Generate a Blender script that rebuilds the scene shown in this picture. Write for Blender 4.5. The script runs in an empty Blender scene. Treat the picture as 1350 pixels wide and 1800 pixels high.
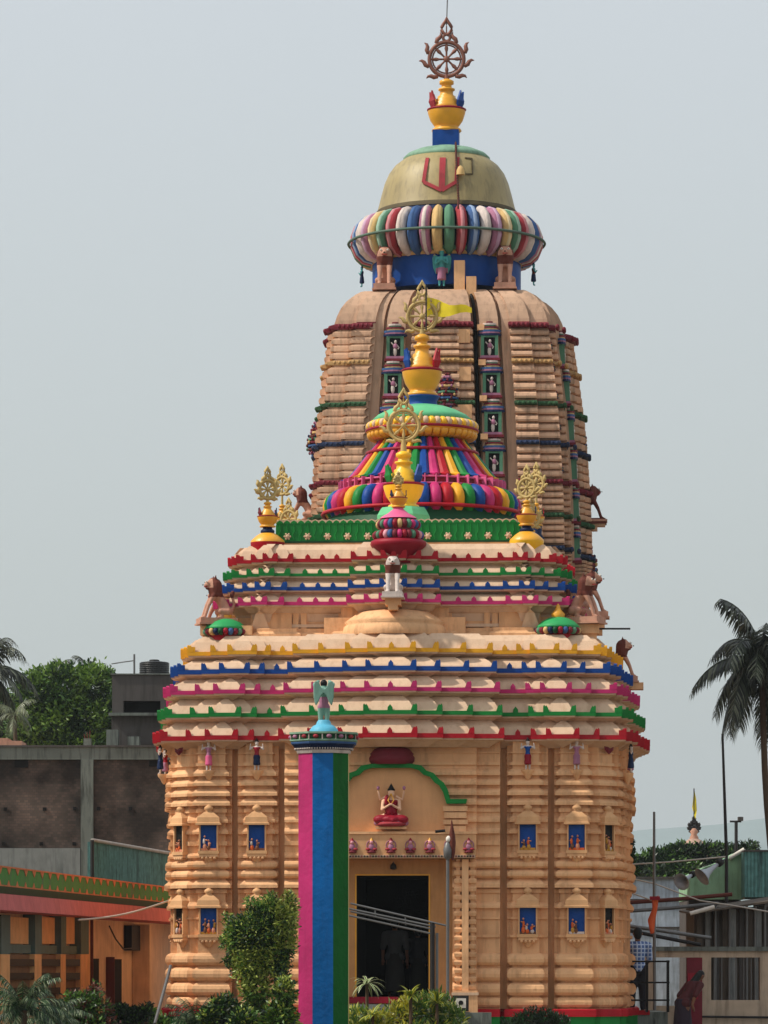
import bpy, math, random
from mathutils import Vector, Matrix
random.seed(7)
PI = math.pi
sc = bpy.context.scene
C = sc.collection

# ------------------------------------------------------------------ camera, sky, sun, exposure
F = 7300.0; HX = 675.0; HY = 1700.0; ZC = 1.6      # pixel focal length, image centre column, horizon row, eye height
cam = bpy.data.cameras.new('camera'); co = bpy.data.objects.new('camera', cam); C.objects.link(co)
co.location = (0, 0, ZC); co.rotation_euler = (PI/2, 0, 0)
cam.sensor_width = 36; cam.sensor_fit = 'AUTO'; cam.lens = F/1800*36
cam.shift_y = (HY-900)/1800; cam.clip_start = .5; cam.clip_end = 20000
sc.camera = co
SUN = Vector((-.64, -.13, .76)).normalized()        # direction towards the sun
w = bpy.data.worlds.new('World'); sc.world = w; w.use_nodes = True
nt = w.node_tree; bg = nt.nodes['Background']
sky = nt.nodes.new('ShaderNodeTexSky'); sky.sky_type = 'NISHITA'; sky.sun_disc = False
sky.sun_elevation = math.asin(SUN.z); sky.sun_rotation = math.atan2(SUN.x, SUN.y)
sky.air_density = 1.3; sky.dust_density = 4.5; sky.ozone_density = 1.5
mx = nt.nodes.new('ShaderNodeMixRGB'); mx.inputs[0].default_value = .80
tcw = nt.nodes.new('ShaderNodeTexCoord'); sep = nt.nodes.new('ShaderNodeSeparateXYZ'); mr = nt.nodes.new('ShaderNodeMapRange')
mr.inputs['From Min'].default_value = .08; mr.inputs['From Max'].default_value = .23
hz_ = nt.nodes.new('ShaderNodeMixRGB'); hz_.inputs[1].default_value = (6.1, 6.65, 6.6, 1); hz_.inputs[2].default_value = (7.0, 7.45, 7.78, 1)
nt.links.new(tcw.outputs['Generated'], sep.inputs[0]); nt.links.new(sep.outputs[2], mr.inputs['Value']); nt.links.new(mr.outputs[0], hz_.inputs[0]); nt.links.new(hz_.outputs[0], mx.inputs[2])
nt.links.new(sky.outputs[0], mx.inputs[1]); nt.links.new(mx.outputs[0], bg.inputs[0])
bg.inputs[1].default_value = .105
sl = bpy.data.lights.new('sun', 'SUN'); sl.energy = 4.1; sl.angle = math.radians(2.5); sl.color = (1, .93, .82)
so = bpy.data.objects.new('sun', sl); C.objects.link(so)
so.rotation_euler = SUN.to_track_quat('Z', 'Y').to_euler()
sc.view_settings.view_transform = 'Standard'; sc.view_settings.look = 'None'
sc.view_settings.exposure = 0; sc.view_settings.gamma = 1
sc.render.engine = 'CYCLES'

def P(px, py, Y):                                    # photograph position at depth Y -> world point
    return Vector(((px-HX)*Y/F, Y, ZC+(HY-py)*Y/F))

# ------------------------------------------------------------------ materials
def lin(c):
    return tuple(((x/255)/12.92 if x/255 <= .04045 else ((x/255+.055)/1.055)**2.4) for x in c)
MATS = {}
def mat(name, rgb, rough=.75, var=.12, scale=3.0, bump=.15, stain=0.0, spec=.2, metal=0.0, stain_rgb=(60,52,44), detail=30.0, trans=0):
    if name in MATS: return MATS[name]
    m = bpy.data.materials.new(name); m.use_nodes = True; n = m.node_tree; N = n.nodes; L = n.links
    b = N['Principled BSDF']; b.inputs['Roughness'].default_value = rough
    b.inputs['Specular IOR Level'].default_value = spec; b.inputs['Metallic'].default_value = metal
    base = lin(rgb)
    tc = N.new('ShaderNodeTexCoord')
    no = N.new('ShaderNodeTexNoise'); no.inputs['Scale'].default_value = scale; no.inputs['Detail'].default_value = 6
    L.new(tc.outputs['Object'], no.inputs['Vector'])
    r = N.new('ShaderNodeValToRGB'); r.color_ramp.elements[0].position = .3; r.color_ramp.elements[1].position = .7
    r.color_ramp.elements[0].color = tuple(x*(1-var) for x in base)+(1,)
    r.color_ramp.elements[1].color = tuple(min(1, x*(1+var)) for x in base)+(1,)
    L.new(no.outputs[0], r.inputs[0]); out = r.outputs[0]
    if stain > 0:
        mp = N.new('ShaderNodeMapping'); mp.inputs['Scale'].default_value = (4.2, 4.2, .5)
        L.new(tc.outputs['Object'], mp.inputs[0])
        n2 = N.new('ShaderNodeTexNoise'); n2.inputs['Scale'].default_value = 1.6; n2.inputs['Detail'].default_value = 8; n2.inputs['Roughness'].default_value = .65
        L.new(mp.outputs[0], n2.inputs['Vector'])
        r2 = N.new('ShaderNodeValToRGB'); r2.color_ramp.elements[0].position = .48; r2.color_ramp.elements[1].position = .72
        r2.color_ramp.elements[0].color = (0,0,0,1); r2.color_ramp.elements[1].color = (stain,)*3+(1,)
        L.new(n2.outputs[0], r2.inputs[0])
        mm = N.new('ShaderNodeMixRGB'); L.new(r2.outputs[0], mm.inputs[0]); L.new(out, mm.inputs[1])
        mm.inputs[2].default_value = lin(stain_rgb)+(1,); out = mm.outputs[0]
    L.new(out, b.inputs['Base Color'])
    if bump > 0:
        n3 = N.new('ShaderNodeTexNoise'); n3.inputs['Scale'].default_value = detail; n3.inputs['Detail'].default_value = 4
        L.new(tc.outputs['Object'], n3.inputs['Vector'])
        bp = N.new('ShaderNodeBump'); bp.inputs['Strength'].default_value = bump; bp.inputs['Distance'].default_value = .03
        L.new(n3.outputs[0], bp.inputs['Height']); L.new(bp.outputs[0], b.inputs['Normal'])
    if trans:
        t = N.new('ShaderNodeBsdfTranslucent'); L.new(out, t.inputs[0])
        ms = N.new('ShaderNodeMixShader'); ms.inputs[0].default_value = trans
        L.new(b.outputs[0], ms.inputs[1]); L.new(t.outputs[0], ms.inputs[2]); L.new(ms.outputs[0], N['Material Output'].inputs[0])
    MATS[name] = m; return m
PEACH = mat('peach_wall_paint', (226,176,130), stain=.5, stain_rgb=(138,100,72), var=.14, scale=1.2, bump=.5, detail=7)
GROOVE = mat('dark_peach_groove', (176,104,60), var=.1)
CREAM = mat('cream_roof_paint', (208,178,150), stain=.35, stain_rgb=(150,110,80), var=.07, scale=1.5)
TPEACH = mat('tower_peach_paint', (208,168,138), stain=.65, stain_rgb=(84,66,56), var=.16, scale=.9, bump=.5, detail=7)
TSMOOTH = mat('tower_weathered_plaster', (190,156,130), stain=.5, stain_rgb=(96,80,70), var=.16, scale=.8)
mat('niche_peach', (212,164,118), stain=.2, stain_rgb=(150,100,64))
RED = mat('red_paint', (166,18,34), rough=.5, var=.15)
GREEN = mat('green_paint', (22,122,52), rough=.5, var=.15)
MAGENTA = mat('magenta_paint', (184,44,104), rough=.5, var=.13)
BLUE = mat('blue_paint', (14,66,140), rough=.5, var=.15)
YELLOW = mat('yellow_paint', (222,160,36), rough=.5, var=.13)
GOLD = mat('gold_enamel', (224,160,40), rough=.38, var=.1, spec=.5)
BRIGHTY = mat('bright_yellow_enamel', (240,186,30), rough=.38, var=.1, spec=.5)
PINK = mat('pink_paint', (214,96,140), rough=.5)
PALEP = mat('pale_pink_paint', (214,150,160), rough=.6)
MAROON = mat('maroon_paint', (112,34,46), rough=.6)
DKRED = mat('dark_red_paint', (140,20,40), rough=.5)
DKGREEN = mat('dark_green_paint', (18,70,40), rough=.55)
MINT = mat('mint_paint', (96,180,130), rough=.5, var=.1)
SAGE = mat('sage_paint', (122,158,134), rough=.6, stain=.4)
NAVY = mat('navy_paint', (16,34,70), rough=.55)
WHITE = mat('white_paint', (220,214,204), rough=.6)
OLIVE = mat('khaki_dome_plaster', (152,136,92), rough=.5, spec=.45, stain=.5, stain_rgb=(70,62,46), var=.15, scale=.8)
OLIVED = mat('dark_olive_rim', (84,74,54), stain=.4)
FRED = mat('faded_red_paint', (156,54,62), stain=.35); FBLUE = mat('faded_blue_paint', (60,92,140), stain=.35)
FGREEN = mat('faded_green_paint', (84,130,104), stain=.35); FYEL = mat('faded_ochre_paint', (206,172,116), stain=.35)
FPINK = mat('faded_violet_paint', (164,110,136), stain=.35); FWHITE = mat('faded_white_paint', (206,192,184), stain=.35)
TURQ = mat('turquoise_paint', (70,150,150), rough=.6, stain=.3)
CHAK = mat('wheel_bronze_paint', (128,86,74), rough=.5, metal=.2)
CHAKG = mat('wheel_gilt_paint', (184,160,104), rough=.6, metal=.0)
LIONB = mat('lion_tan_paint', (190,142,120), stain=.4); LIONM = mat('lion_mane_brown', (96,48,38)); 
BLACK = mat('black_paint', (22,20,20), rough=.6)
IRON = mat('dark_iron', (52,50,50), rough=.55, metal=.4)
STEEL = mat('grey_pipe', (112,112,112), rough=.45, metal=.4)
DARKIN = mat('painted_dark_interior', (14,13,13), rough=.9)  # near-black colour puts the shade inside the doorway into the surface
SKIN = mat('skin', (110,72,52), rough=.6); HAIR = mat('black_hair', (18,15,14), rough=.5)
CONC = mat('weathered_concrete', (112,118,112), stain=.85, stain_rgb=(36,38,36), var=.2, scale=.7)
DCONC = mat('dark_concrete', (84,80,78), stain=.5, stain_rgb=(40,38,36), var=.15, scale=.6)
TRUNK = mat('bark', (88,70,54), stain=.4)
ORANGEW = mat('orange_wall_paint', (226,170,116), stain=.3, stain_rgb=(150,100,60))
PINKAW = mat('salmon_awning', (196,108,108), stain=.25, stain_rgb=(120,50,50))
TEALG = mat('grey_teal_paint', (92,110,104), stain=.3)
BEIGEW = mat('beige_fence_paint', (190,170,148), stain=.55, stain_rgb=(90,76,62))
LBLUE = mat('powder_blue_render', (178,192,206), stain=.7, stain_rgb=(84,88,96), var=.2)
LGREEN = mat('pale_green_render', (140,178,144), stain=.5, stain_rgb=(90,96,76), var=.15)
TTIN = mat('teal_tin', (92,136,132), stain=.9, stain_rgb=(40,50,52), var=.25, scale=6)
GTIN = mat('grey_tin', (140,142,140), stain=.8, stain_rgb=(44,44,44), rough=.6)
BTIN = mat('brown_rusty_tin', (92,82,72), stain=.8, stain_rgb=(46,36,30), rough=.7)

# ------------------------------------------------------------------ mesh builder
class MB:
    def __init__(s): s.v = []; s.f = []; s.m = []; s.mats = []; s.M = Matrix.Identity(4); s.sm = []
    def mi(s, m):
        if m not in s.mats: s.mats.append(m)
        return s.mats.index(m)
    def add(s, vs, fs, m, smooth=False):
        o = len(s.v); M = s.M
        s.v += [M @ Vector(p) for p in vs]
        k = s.mi(m) if not isinstance(m, list) else None
        for i, f in enumerate(fs):
            s.f.append([o+j for j in f]); s.m.append(k if k is not None else s.mi(m[i])); s.sm.append(smooth)
    def box(s, a, b, m):
        x0,y0,z0 = a; x1,y1,z1 = b
        s.add([(x0,y0,z0),(x1,y0,z0),(x1,y1,z0),(x0,y1,z0),(x0,y0,z1),(x1,y0,z1),(x1,y1,z1),(x0,y1,z1)],
              [(0,3,2,1),(4,5,6,7),(0,1,5,4),(1,2,6,5),(2,3,7,6),(3,0,4,7)], m)
    def loft(s, rings, m, cap0=True, cap1=True, smooth=False):
        n = len(rings[0]); vs = [p for r in rings for p in r]; fs = []; ms = []
        for i in range(len(rings)-1):
            for j in range(n):
                k = (j+1) % n
                fs.append((i*n+j, i*n+k, (i+1)*n+k, (i+1)*n+j))
                if isinstance(m, list): ms.append(m[i])
        s.add(vs, fs, ms if isinstance(m, list) else m, smooth)
        a = m[0] if isinstance(m, list) else m; z = m[-1] if isinstance(m, list) else m
        if cap0: s.add(rings[0], [tuple(reversed(range(n)))], a)
        if cap1: s.add(rings[-1], [tuple(range(n))], z)
    def lathe(s, prof, m, n=32, c=(0,0), ph=0, smooth=True):
        rings = [[(c[0]+r*math.cos(2*PI*j/n+ph), c[1]+r*math.sin(2*PI*j/n+ph), z) for j in range(n)] for r, z in prof]
        s.loft(rings, m, smooth=smooth)
    def tube(s, pts, r, m, n=6, smooth=True):
        pts = [Vector(p) for p in pts]; R = r if isinstance(r, (list, tuple)) else [r]*len(pts)
        rings = []; up = Vector((0,0,1)) if abs((pts[-1]-pts[0]).normalized().z) < .9 else Vector((0,1,0))
        for i, p in enumerate(pts):
            t = (pts[min(i+1, len(pts)-1)]-pts[max(i-1, 0)]).normalized()
            a = t.cross(up)
            if a.length < 1e-3: a = t.cross(Vector((1,0,0)))
            a.normalize(); b = a.cross(t)
            rings.append([p+(a*math.cos(2*PI*j/n)+b*math.sin(2*PI*j/n))*R[i] for j in range(n)])
        s.loft(rings, m, smooth=smooth)
    def ell(s, c, r, m, nu=12, nv=8):
        c = Vector(c)
        rings = [[(c.x+r[0]*math.sin(a)*math.cos(2*PI*j/nu), c.y+r[1]*math.sin(a)*math.sin(2*PI*j/nu), c.z-r[2]*math.cos(a)) for j in range(nu)]
                 for a in [PI*(i+.08)/(nv-1+.16) for i in range(nv)]]
        s.loft(rings, m, smooth=True)
    def extr(s, poly, y0, y1, m):                     # polygon in x-z, thickness along y
        n = len(poly)
        s.loft([[(x, y1, z) for x, z in poly], [(x, y0, z) for x, z in poly]], m)
    def torus(s, R, r, m, c=(0,0,0), plane='xz', n=32, k=6):
        vs = []; fs = []
        for i in range(n):
            a = 2*PI*i/n
            for j in range(k):
                b = 2*PI*j/k; q = R+r*math.cos(b); h = r*math.sin(b)
                vs.append((c[0]+q*math.cos(a), c[1]+h, c[2]+q*math.sin(a)) if plane == 'xz' else (c[0]+q*math.cos(a), c[1]+q*math.sin(a), c[2]+h))
        for i in range(n):
            for j in range(k):
                f = (i*k+j, i*k+(j+1) % k, ((i+1) % n)*k+(j+1) % k, ((i+1) % n)*k+j)
                fs.append(f if plane == 'xz' else f[::-1])
        s.add(vs, fs, m, True)
    def build(s, name, parent=None):
        me = bpy.data.meshes.new(name); me.from_pydata([tuple(p) for p in s.v], [], s.f)
        for m in s.mats: me.materials.append(m)
        me.polygons.foreach_set('material_index', s.m); me.polygons.foreach_set('use_smooth', s.sm)
        me.update(); o = bpy.data.objects.new(name, me); C.objects.link(o)
        if parent: o.parent = parent
        return o
def thing(name, label, cat, loc=(0,0,0), rz=0, group=None):
    o = bpy.data.objects.new(name, None); C.objects.link(o); o.location = loc; o.rotation_euler = (0,0,rz)
    o['label'] = label; o['category'] = cat; o.empty_display_size = .3
    if group: o['group'] = group
    return o
def tag(o, label, cat, group=None):
    o['label'] = label; o['category'] = cat
    if group: o['group'] = group
    return o
def struct(o, kind='structure'): o['kind'] = kind; return o
def remesh(mb, name, voxel, parent=None, matfn=None, mats=None, smooth=2):
    o = mb.build('tmp'); md = o.modifiers.new('r', 'REMESH'); md.mode = 'VOXEL'; md.voxel_size = voxel; md.use_smooth_shade = True
    if smooth:
        m2 = o.modifiers.new('s', 'SMOOTH'); m2.factor = .5; m2.iterations = smooth
    dg = bpy.context.evaluated_depsgraph_get(); dg.update()
    me = bpy.data.meshes.new_from_object(o.evaluated_get(dg)); bpy.data.objects.remove(o)
    me.materials.clear()
    for m in mats: me.materials.append(m)
    if matfn:
        for p in me.polygons: p.material_index = matfn(p.center)
    else:
        for p in me.polygons: p.material_index = 0
    me.polygons.foreach_set('use_smooth', [True]*len(me.polygons)); me.name = name
    r = bpy.data.objects.new(name, me); C.objects.link(r)
    if parent: r.parent = parent
    return r
def caps(mb, lst, m):
    for a, ra, b, rb in lst:
        a = Vector(a); b = Vector(b)
        mb.tube([a, (a+b)/2, b], [ra, (ra+rb)/2, rb], m, n=10); mb.ell(a, (ra,)*3, m, 10, 6); mb.ell(b, (rb,)*3, m, 10, 6)

ROT = -math.radians(3.0)
# ------------------------------------------------------------------ plan polygons with stepped faces
def plan(front, side, o=0.0, sc_=1.0, k=.85):
    pts = []
    for f in range(4):
        prof = front if f == 0 else (side[f] if isinstance(side, dict) else side)
        half = []
        for i, e in enumerate(prof):
            t, d, s = e[:3]; kk = e[3] if len(e) > 3 else 1
            last = i == len(prof)-1
            tt = t*sc_+(o if (last and abs(t-d) < 1e-6) else s*o*k); dd = d*sc_+o*kk
            if i > 0: half.append((tp, dd))
            half.append((tt, dd)); tp = tt
        face = [(-t, d) for t, d in reversed(half)]+half
        for j, (t, d) in enumerate(face):
            x, y = t, -d
            for _ in range(f): x, y = -y, x
            if pts and math.hypot(pts[-1][0]-x, pts[-1][1]-y) < 1e-5: continue
            pts.append((x, y))
    if math.hypot(pts[-1][0]-pts[0][0], pts[-1][1]-pts[0][1]) < 1e-5: pts.pop()
    return pts
def ring(front, side, o, z, sc_=1.0, k=.85): return [(x, y, z) for x, y in plan(front, side, o, sc_, k)]

def merlons(mb, prof, sc_, z, h, m, spikes, f):
    R = Matrix.Rotation(f*PI/2, 4, 'Z')
    old = mb.M; mb.M = old @ R
    def spike(t, d):
        d = d*sc_
        mb.extr([(t-.055, z), (t+.055, z), (t+.05, z+h*.55), (t, z+h*1.1), (t-.05, z+h*.55)], -d+.05, -d-.004, m)
    def horn(t, d, sg):
        d = d*sc_; q = .13
        mb.extr([(t, z), (t, z+h*1.0), (t-sg*.02, z+h*1.25), (t-sg*.045, z+h*1.0), (t-sg*.07, z+h*1.15), (t-sg*.10, z+h*.75), (t-sg*q, z)][::int(-sg)], -d+.06, -d-.004, m)
        mb.extr([(t-.06, z), (t+.0, z), (t+.0, z+h*.9), (t-.06, z+h*.9)] if sg > 0 else [(t, z), (t+.06, z), (t+.06, z+h*.9), (t, z+h*.9)], -d+.16, -d+.06, m)
    for i, (t, d, s) in enumerate(prof):
        if s >= 0:
            horn(t*sc_, d, 1); horn(-t*sc_, d, -1)
        else:
            dn = prof[i+1][1]; horn(t*sc_, dn, -1); horn(-t*sc_, dn, 1)
    for t, d in spikes:
        spike(t*sc_, d)
        if t > 0: spike(-t*sc_, d)
    mb.M = old
def tier(par, front, side, sc_, zb, zt, ztop, sin_, m, label, h=.11, spf=(), sps=(), depth=.34, cut=False):
    a = MB()
    k = .85
    k = 1.0
    rs = [ring(front, side, -depth-.12, zb-.5, sc_, k), ring(front, side, -depth, zb-.17, sc_, k), ring(front, side, -depth+.05, zb-.14, sc_, k),
          ring(front, side, -.12, zb-.045, sc_, k), ring(front, side, -.02, zb-.03, sc_, k), ring(front, side, -.02, zb+.005, sc_, k),
          ring(front, side, -.05, zb+.01, sc_, k), ring(front, side, -.05, zt-.012, sc_, k), ring(front, side, -.07, zt+.03, sc_, k), ring(front, side, -sin_*.55, zt+(ztop-zt)*.62, sc_, k), ring(front, side, -sin_, ztop, sc_, k)]
    if cut: rs = rs[1:]
    a.loft(rs, CREAM)
    o = a.build('roof_tier', par); o['label'] = 'cream roof tier edged in '+label
    b = MB()
    b.loft([ring(front, side, 0, zb, sc_, k), ring(front, side, 0, zt, sc_, k)], m)
    merlons(b, front, sc_, zt-.002, h, m, spf, 0)
    for f in (1, 2, 3): merlons(b, side, sc_, zt-.002, h, m, sps, f)
    fb = b.build('fascia', o); fb['label'] = label+' toothed eave band'
    return o

# ------------------------------------------------------------------ wheel finials and pots
def wheel(mb, R, m, th=.035):                        # spoked wheel of radius R in the x-z plane, centred on origin
    mb.torus(R, th*1.25, m, n=36); mb.torus(R*.82, th*.5, m, n=30, k=4)
    mb.lathe([(R*.14, -.05), (R*.2, 0), (R*.14, .05)], m, n=10) if False else mb.ell((0,0,0), (R*.2, .06, R*.2), m, 10, 6)
    for i in range(8):
        a = i*PI/4; c, s_ = math.cos(a), math.sin(a)
        mb.tube([(0,0,0), (R*.42*c, 0, R*.42*s_), (R*.62*c, 0, R*.62*s_), (R*.95*c, 0, R*.95*s_)], [th*.6, th*.7, th*1.3, th*.5], m, n=5)
    for i in range(9):
        a = -PI/2+(i+.0)*2*PI/9
        if i == 0: continue
        if abs(math.sin(a)-1) < .02: continue
        sg = 1 if math.cos(a) > 0 else -1
        if abs(math.cos(a)) < .1: continue
        pts = []
        for rr, da in ((1.02, -.12), (1.16, -.17), (1.27, -.08), (1.33, .06), (1.46, .13), (1.62, .12)):
            aa = a-sg*da*-1; pts.append((R*rr*math.cos(aa), 0, R*rr*math.sin(aa)))
        mb.tube(pts, [th*.9, th*1.5, th*1.5, th*1.3, th*.9, th*.2], m, n=5)
    # crowning flame
    mb.torus(R*.2, th*.9, m, c=(0,0,R*1.25), n=14)
    q = [(0,1.40),(.17,1.5),(.29,1.68),(.29,1.86),(.19,2.04),(.07,2.2),(0,2.42),(-.07,2.2),(-.19,2.04),(-.29,1.86),(-.29,1.68),(-.17,1.5),(0,1.40)]
    q = [(x*R, 0, z*R) for x, z in q]
    mb.tube([(0,0,R*1.45),(0,0,R*1.95)], [th*.5,th*.4], m, n=5)
    mb.tube(q, th*1.1, m, n=5)
def finial(par, x, y, z0, kw, kh, zwc, R, top, petals, wm, base=None, name='wheel_finial', label=None, rw=0.0):
    """pot finial: kw half width, kh height; wheel of radius R centred at height zwc"""
    a = MB(); a.M = Matrix.Translation((x, y, z0)); r, h = kw, kh
    prof = [(r*.72, 0), (r*.8, h*.03), (r*.74, h*.07), (r*.6, h*.09), (r*.66, h*.13), (r*.86, h*.24), (r*.98, h*.38), (r*1.0, h*.44)]
    a.lathe(prof, top[0], 28)
    a.lathe([(r*1.0, h*.44), (r*1.04, h*.455), (r*1.04, h*.475), (r*.95, h*.49)], top[1], 28)
    up = [(r*.78, h*.485), (r*.82, h*.53), (r*.7, h*.56), (r*.72, h*.6), (r*.6, h*.63), (r*.62, h*.67), (r*.48, h*.7), (r*.48, h*.74), (r*.36, h*.77), (r*.34, h*.85), (r*.44, h*.87), (r*.44, h*.9), (r*.28, h*.92), (r*.26, h*.98), (r*.38, h*1.0), (r*.38, h*1.06), (r*.18, h*1.1)]
    a.lathe(up, top[0], 24)
    zr = zwc-z0-R
    a.lathe([(r*.16, h*1.08), (r*.12, max(h*1.12, zr+.03))], wm, 8)
    o = a.build(name, par)
    if label: o['label'] = label
    for i, m in enumerate(petals):
        b = MB(); b.M = Matrix.Translation((x, y, z0))
        an = [PI*.99, -PI*.83, PI*.01, -PI*.17, PI*.8, PI*.2, PI*.5, PI*.6][i % 8]
        c, s_ = math.cos(an), math.sin(an); t = Vector((-s_, c, 0)); n_ = Vector((c, s_, 0)); q = r*.3
        bot = n_*r*.8+Vector((0,0,h*.48)); mid = n_*r*.93+Vector((0,0,h*.62)); tp = n_*r*.92+Vector((0,0,h*.84))
        vs = []
        for off in (0, .05*r/.5):
            for pnt, ww in ((bot, .6), (mid, 1.0), (n_*r*.9+Vector((0,0,h*.7)), .55)):
                vs += [pnt-t*q*ww-n_*off, pnt+t*q*ww-n_*off]
            vs.append(tp-n_*off)
        fs = [(0,1,3,2), (2,3,5,4), (4,5,6), (8,7,9,10), (10,9,11,12), (12,11,13), (0,2,9,7), (2,4,11,9), (4,6,13,11), (1,8,10,3), (3,10,12,5), (5,12,13,6), (0,7,8,1)]
        b.add(vs, fs, m); b.build('petal', o)
    c = MB(); c.M = Matrix.Translation((x, y, zwc)) @ Matrix.Rotation(rw, 4, 'Z'); wheel(c, R, wm, th=max(.03, R*.095)); c.build('spoked_wheel', o)
    return o
def beadring(mb, R, z, rr, rz, n, cols, c=(0,0), flat=.5, w=.96, arc=(-.62, .62)):
    """ring of n coloured ribs, each bent round the outside of a torus-like bulge"""
    hw = PI*R/n*w
    for i in range(n):
        a = 2*PI*i/n; ca, sa = math.cos(a), math.sin(a); pts = []
        for j in range(9):
            t = (arc[0]+(arc[1]-arc[0])*j/8)*PI
            q = R-rr+rr*math.cos(t); pts.append((c[0]+q*ca, c[1]+q*sa, z+rz*math.sin(t)))
        rings = []
        for j, p in enumerate(pts):
            t = (arc[0]+(arc[1]-arc[0])*j/8)*PI; q = math.hypot(p[0]-c[0], p[1]-c[1]); ww = hw*q/R
            nn = Vector((ca*math.cos(t), sa*math.cos(t), math.sin(t))); tt = Vector((-sa, ca, 0)); p = Vector(p)
            rings.append([p-tt*ww-nn*ww*.7, p+tt*ww-nn*ww*.7, p+tt*ww*.92, p+tt*ww*.5+nn*ww*flat, p-tt*ww*.5+nn*ww*flat, p-tt*ww*.92])
        rings.reverse()
        mb.loft([[v for v in reversed(r)] for r in rings][::-1], cols[i % len(cols)], smooth=True)

# ------------------------------------------------------------------ carved animals and figures (one continuous mesh each)
def lion(loc, rz, s, label, group, body=LIONB, mane=LIONM, extra=None):
    """seated guardian lion, height s, facing -y before rotation"""
    t = thing('lion_statue', label, 'statue', loc, rz, group)
    a = MB(); a.M = Matrix.Diagonal((1.3,1.0,1,1))
    caps(a, [((0,-.05,.62), .16, (0,-.06,.78), .165), ((0,.20,.18), .13, (0,.10,.40), .115), ((0,.10,.40), .115, (0,-.05,.60), .12),
             ((0,-.02,.55), .15, (0,-.10,.72), .13),
             ((-.09,.20,.16), .11, (-.12,.04,.17), .075), ((.09,.20,.16), .11, (.12,.04,.17), .075),
             ((-.12,.04,.17), .055, (-.13,.08,.03), .04), ((.12,.04,.17), .055, (.13,.08,.03), .04), ((-.13,.08,.03), .035, (-.13,-.02,.02), .035), ((.13,.08,.03), .035, (.13,-.02,.02), .035),
             ((-.09,-.10,.56), .065, (-.09,-.24,.30), .045), ((.09,-.10,.56), .065, (.09,-.24,.30), .045),
             ((-.09,-.24,.30), .042, (-.09,-.33,.03), .04), ((.09,-.24,.30), .042, (.09,-.33,.03), .04),
             ((-.09,-.33,.03), .04, (-.09,-.39,.02), .035), ((.09,-.33,.03), .04, (.09,-.39,.02), .035),
             ((0,-.10,.84), .125, (0,-.20,.80), .085), ((0,-.2,.79), .07, (0,-.27,.78), .055),
             ((0,-.18,.73), .05, (0,-.25,.71), .035),
             ((-.085,-.07,.94), .03, (-.10,-.07,1.0), .014), ((.085,-.07,.94), .03, (.10,-.07,1.0), .014),
             ((0,.30,.12), .05, (0,.40,.35), .035), ((0,.40,.35), .035, (0,.34,.55), .03), ((0,.34,.55), .05, (0,.36,.62), .05)], body)
    def mf(c):
        if c.z > .5 and c.y > -.14: return 1
        if .5 < c.z < .72: return 1
        if c.y > .3 and c.z > .5: return 1
        if c.z > .93: return 1
        return 0
    o = remesh(a, 'body', .022, t, mf, [body, mane], 1); o.scale = (s,)*3
    e = MB()
    for sx in (-1, 1): e.ell((sx*.085*s, -.265*s, .855*s), (.03*s, .02*s, .028*s), WHITE, 8, 5); e.ell((sx*.088*s, -.285*s, .855*s), (.012*s, .01*s, .012*s), BLACK, 6, 4)
    e.ell((0, -.345*s, .785*s), (.025*s, .015*s, .018*s), BLACK, 8, 5); e.box((-.06*s, -.31*s, .735*s), (.06*s, -.25*s, .752*s), RED)
    e.build('face_paint', t)
    p = MB(); p.box((-.26*s, -.45*s, -.1*s), (.26*s, .42*s, .015*s), body); p.box((-.29*s, -.48*s, -.14*s), (.29*s, .45*s, -.10*s), body); p.build('pedestal', t)
    return t
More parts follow.
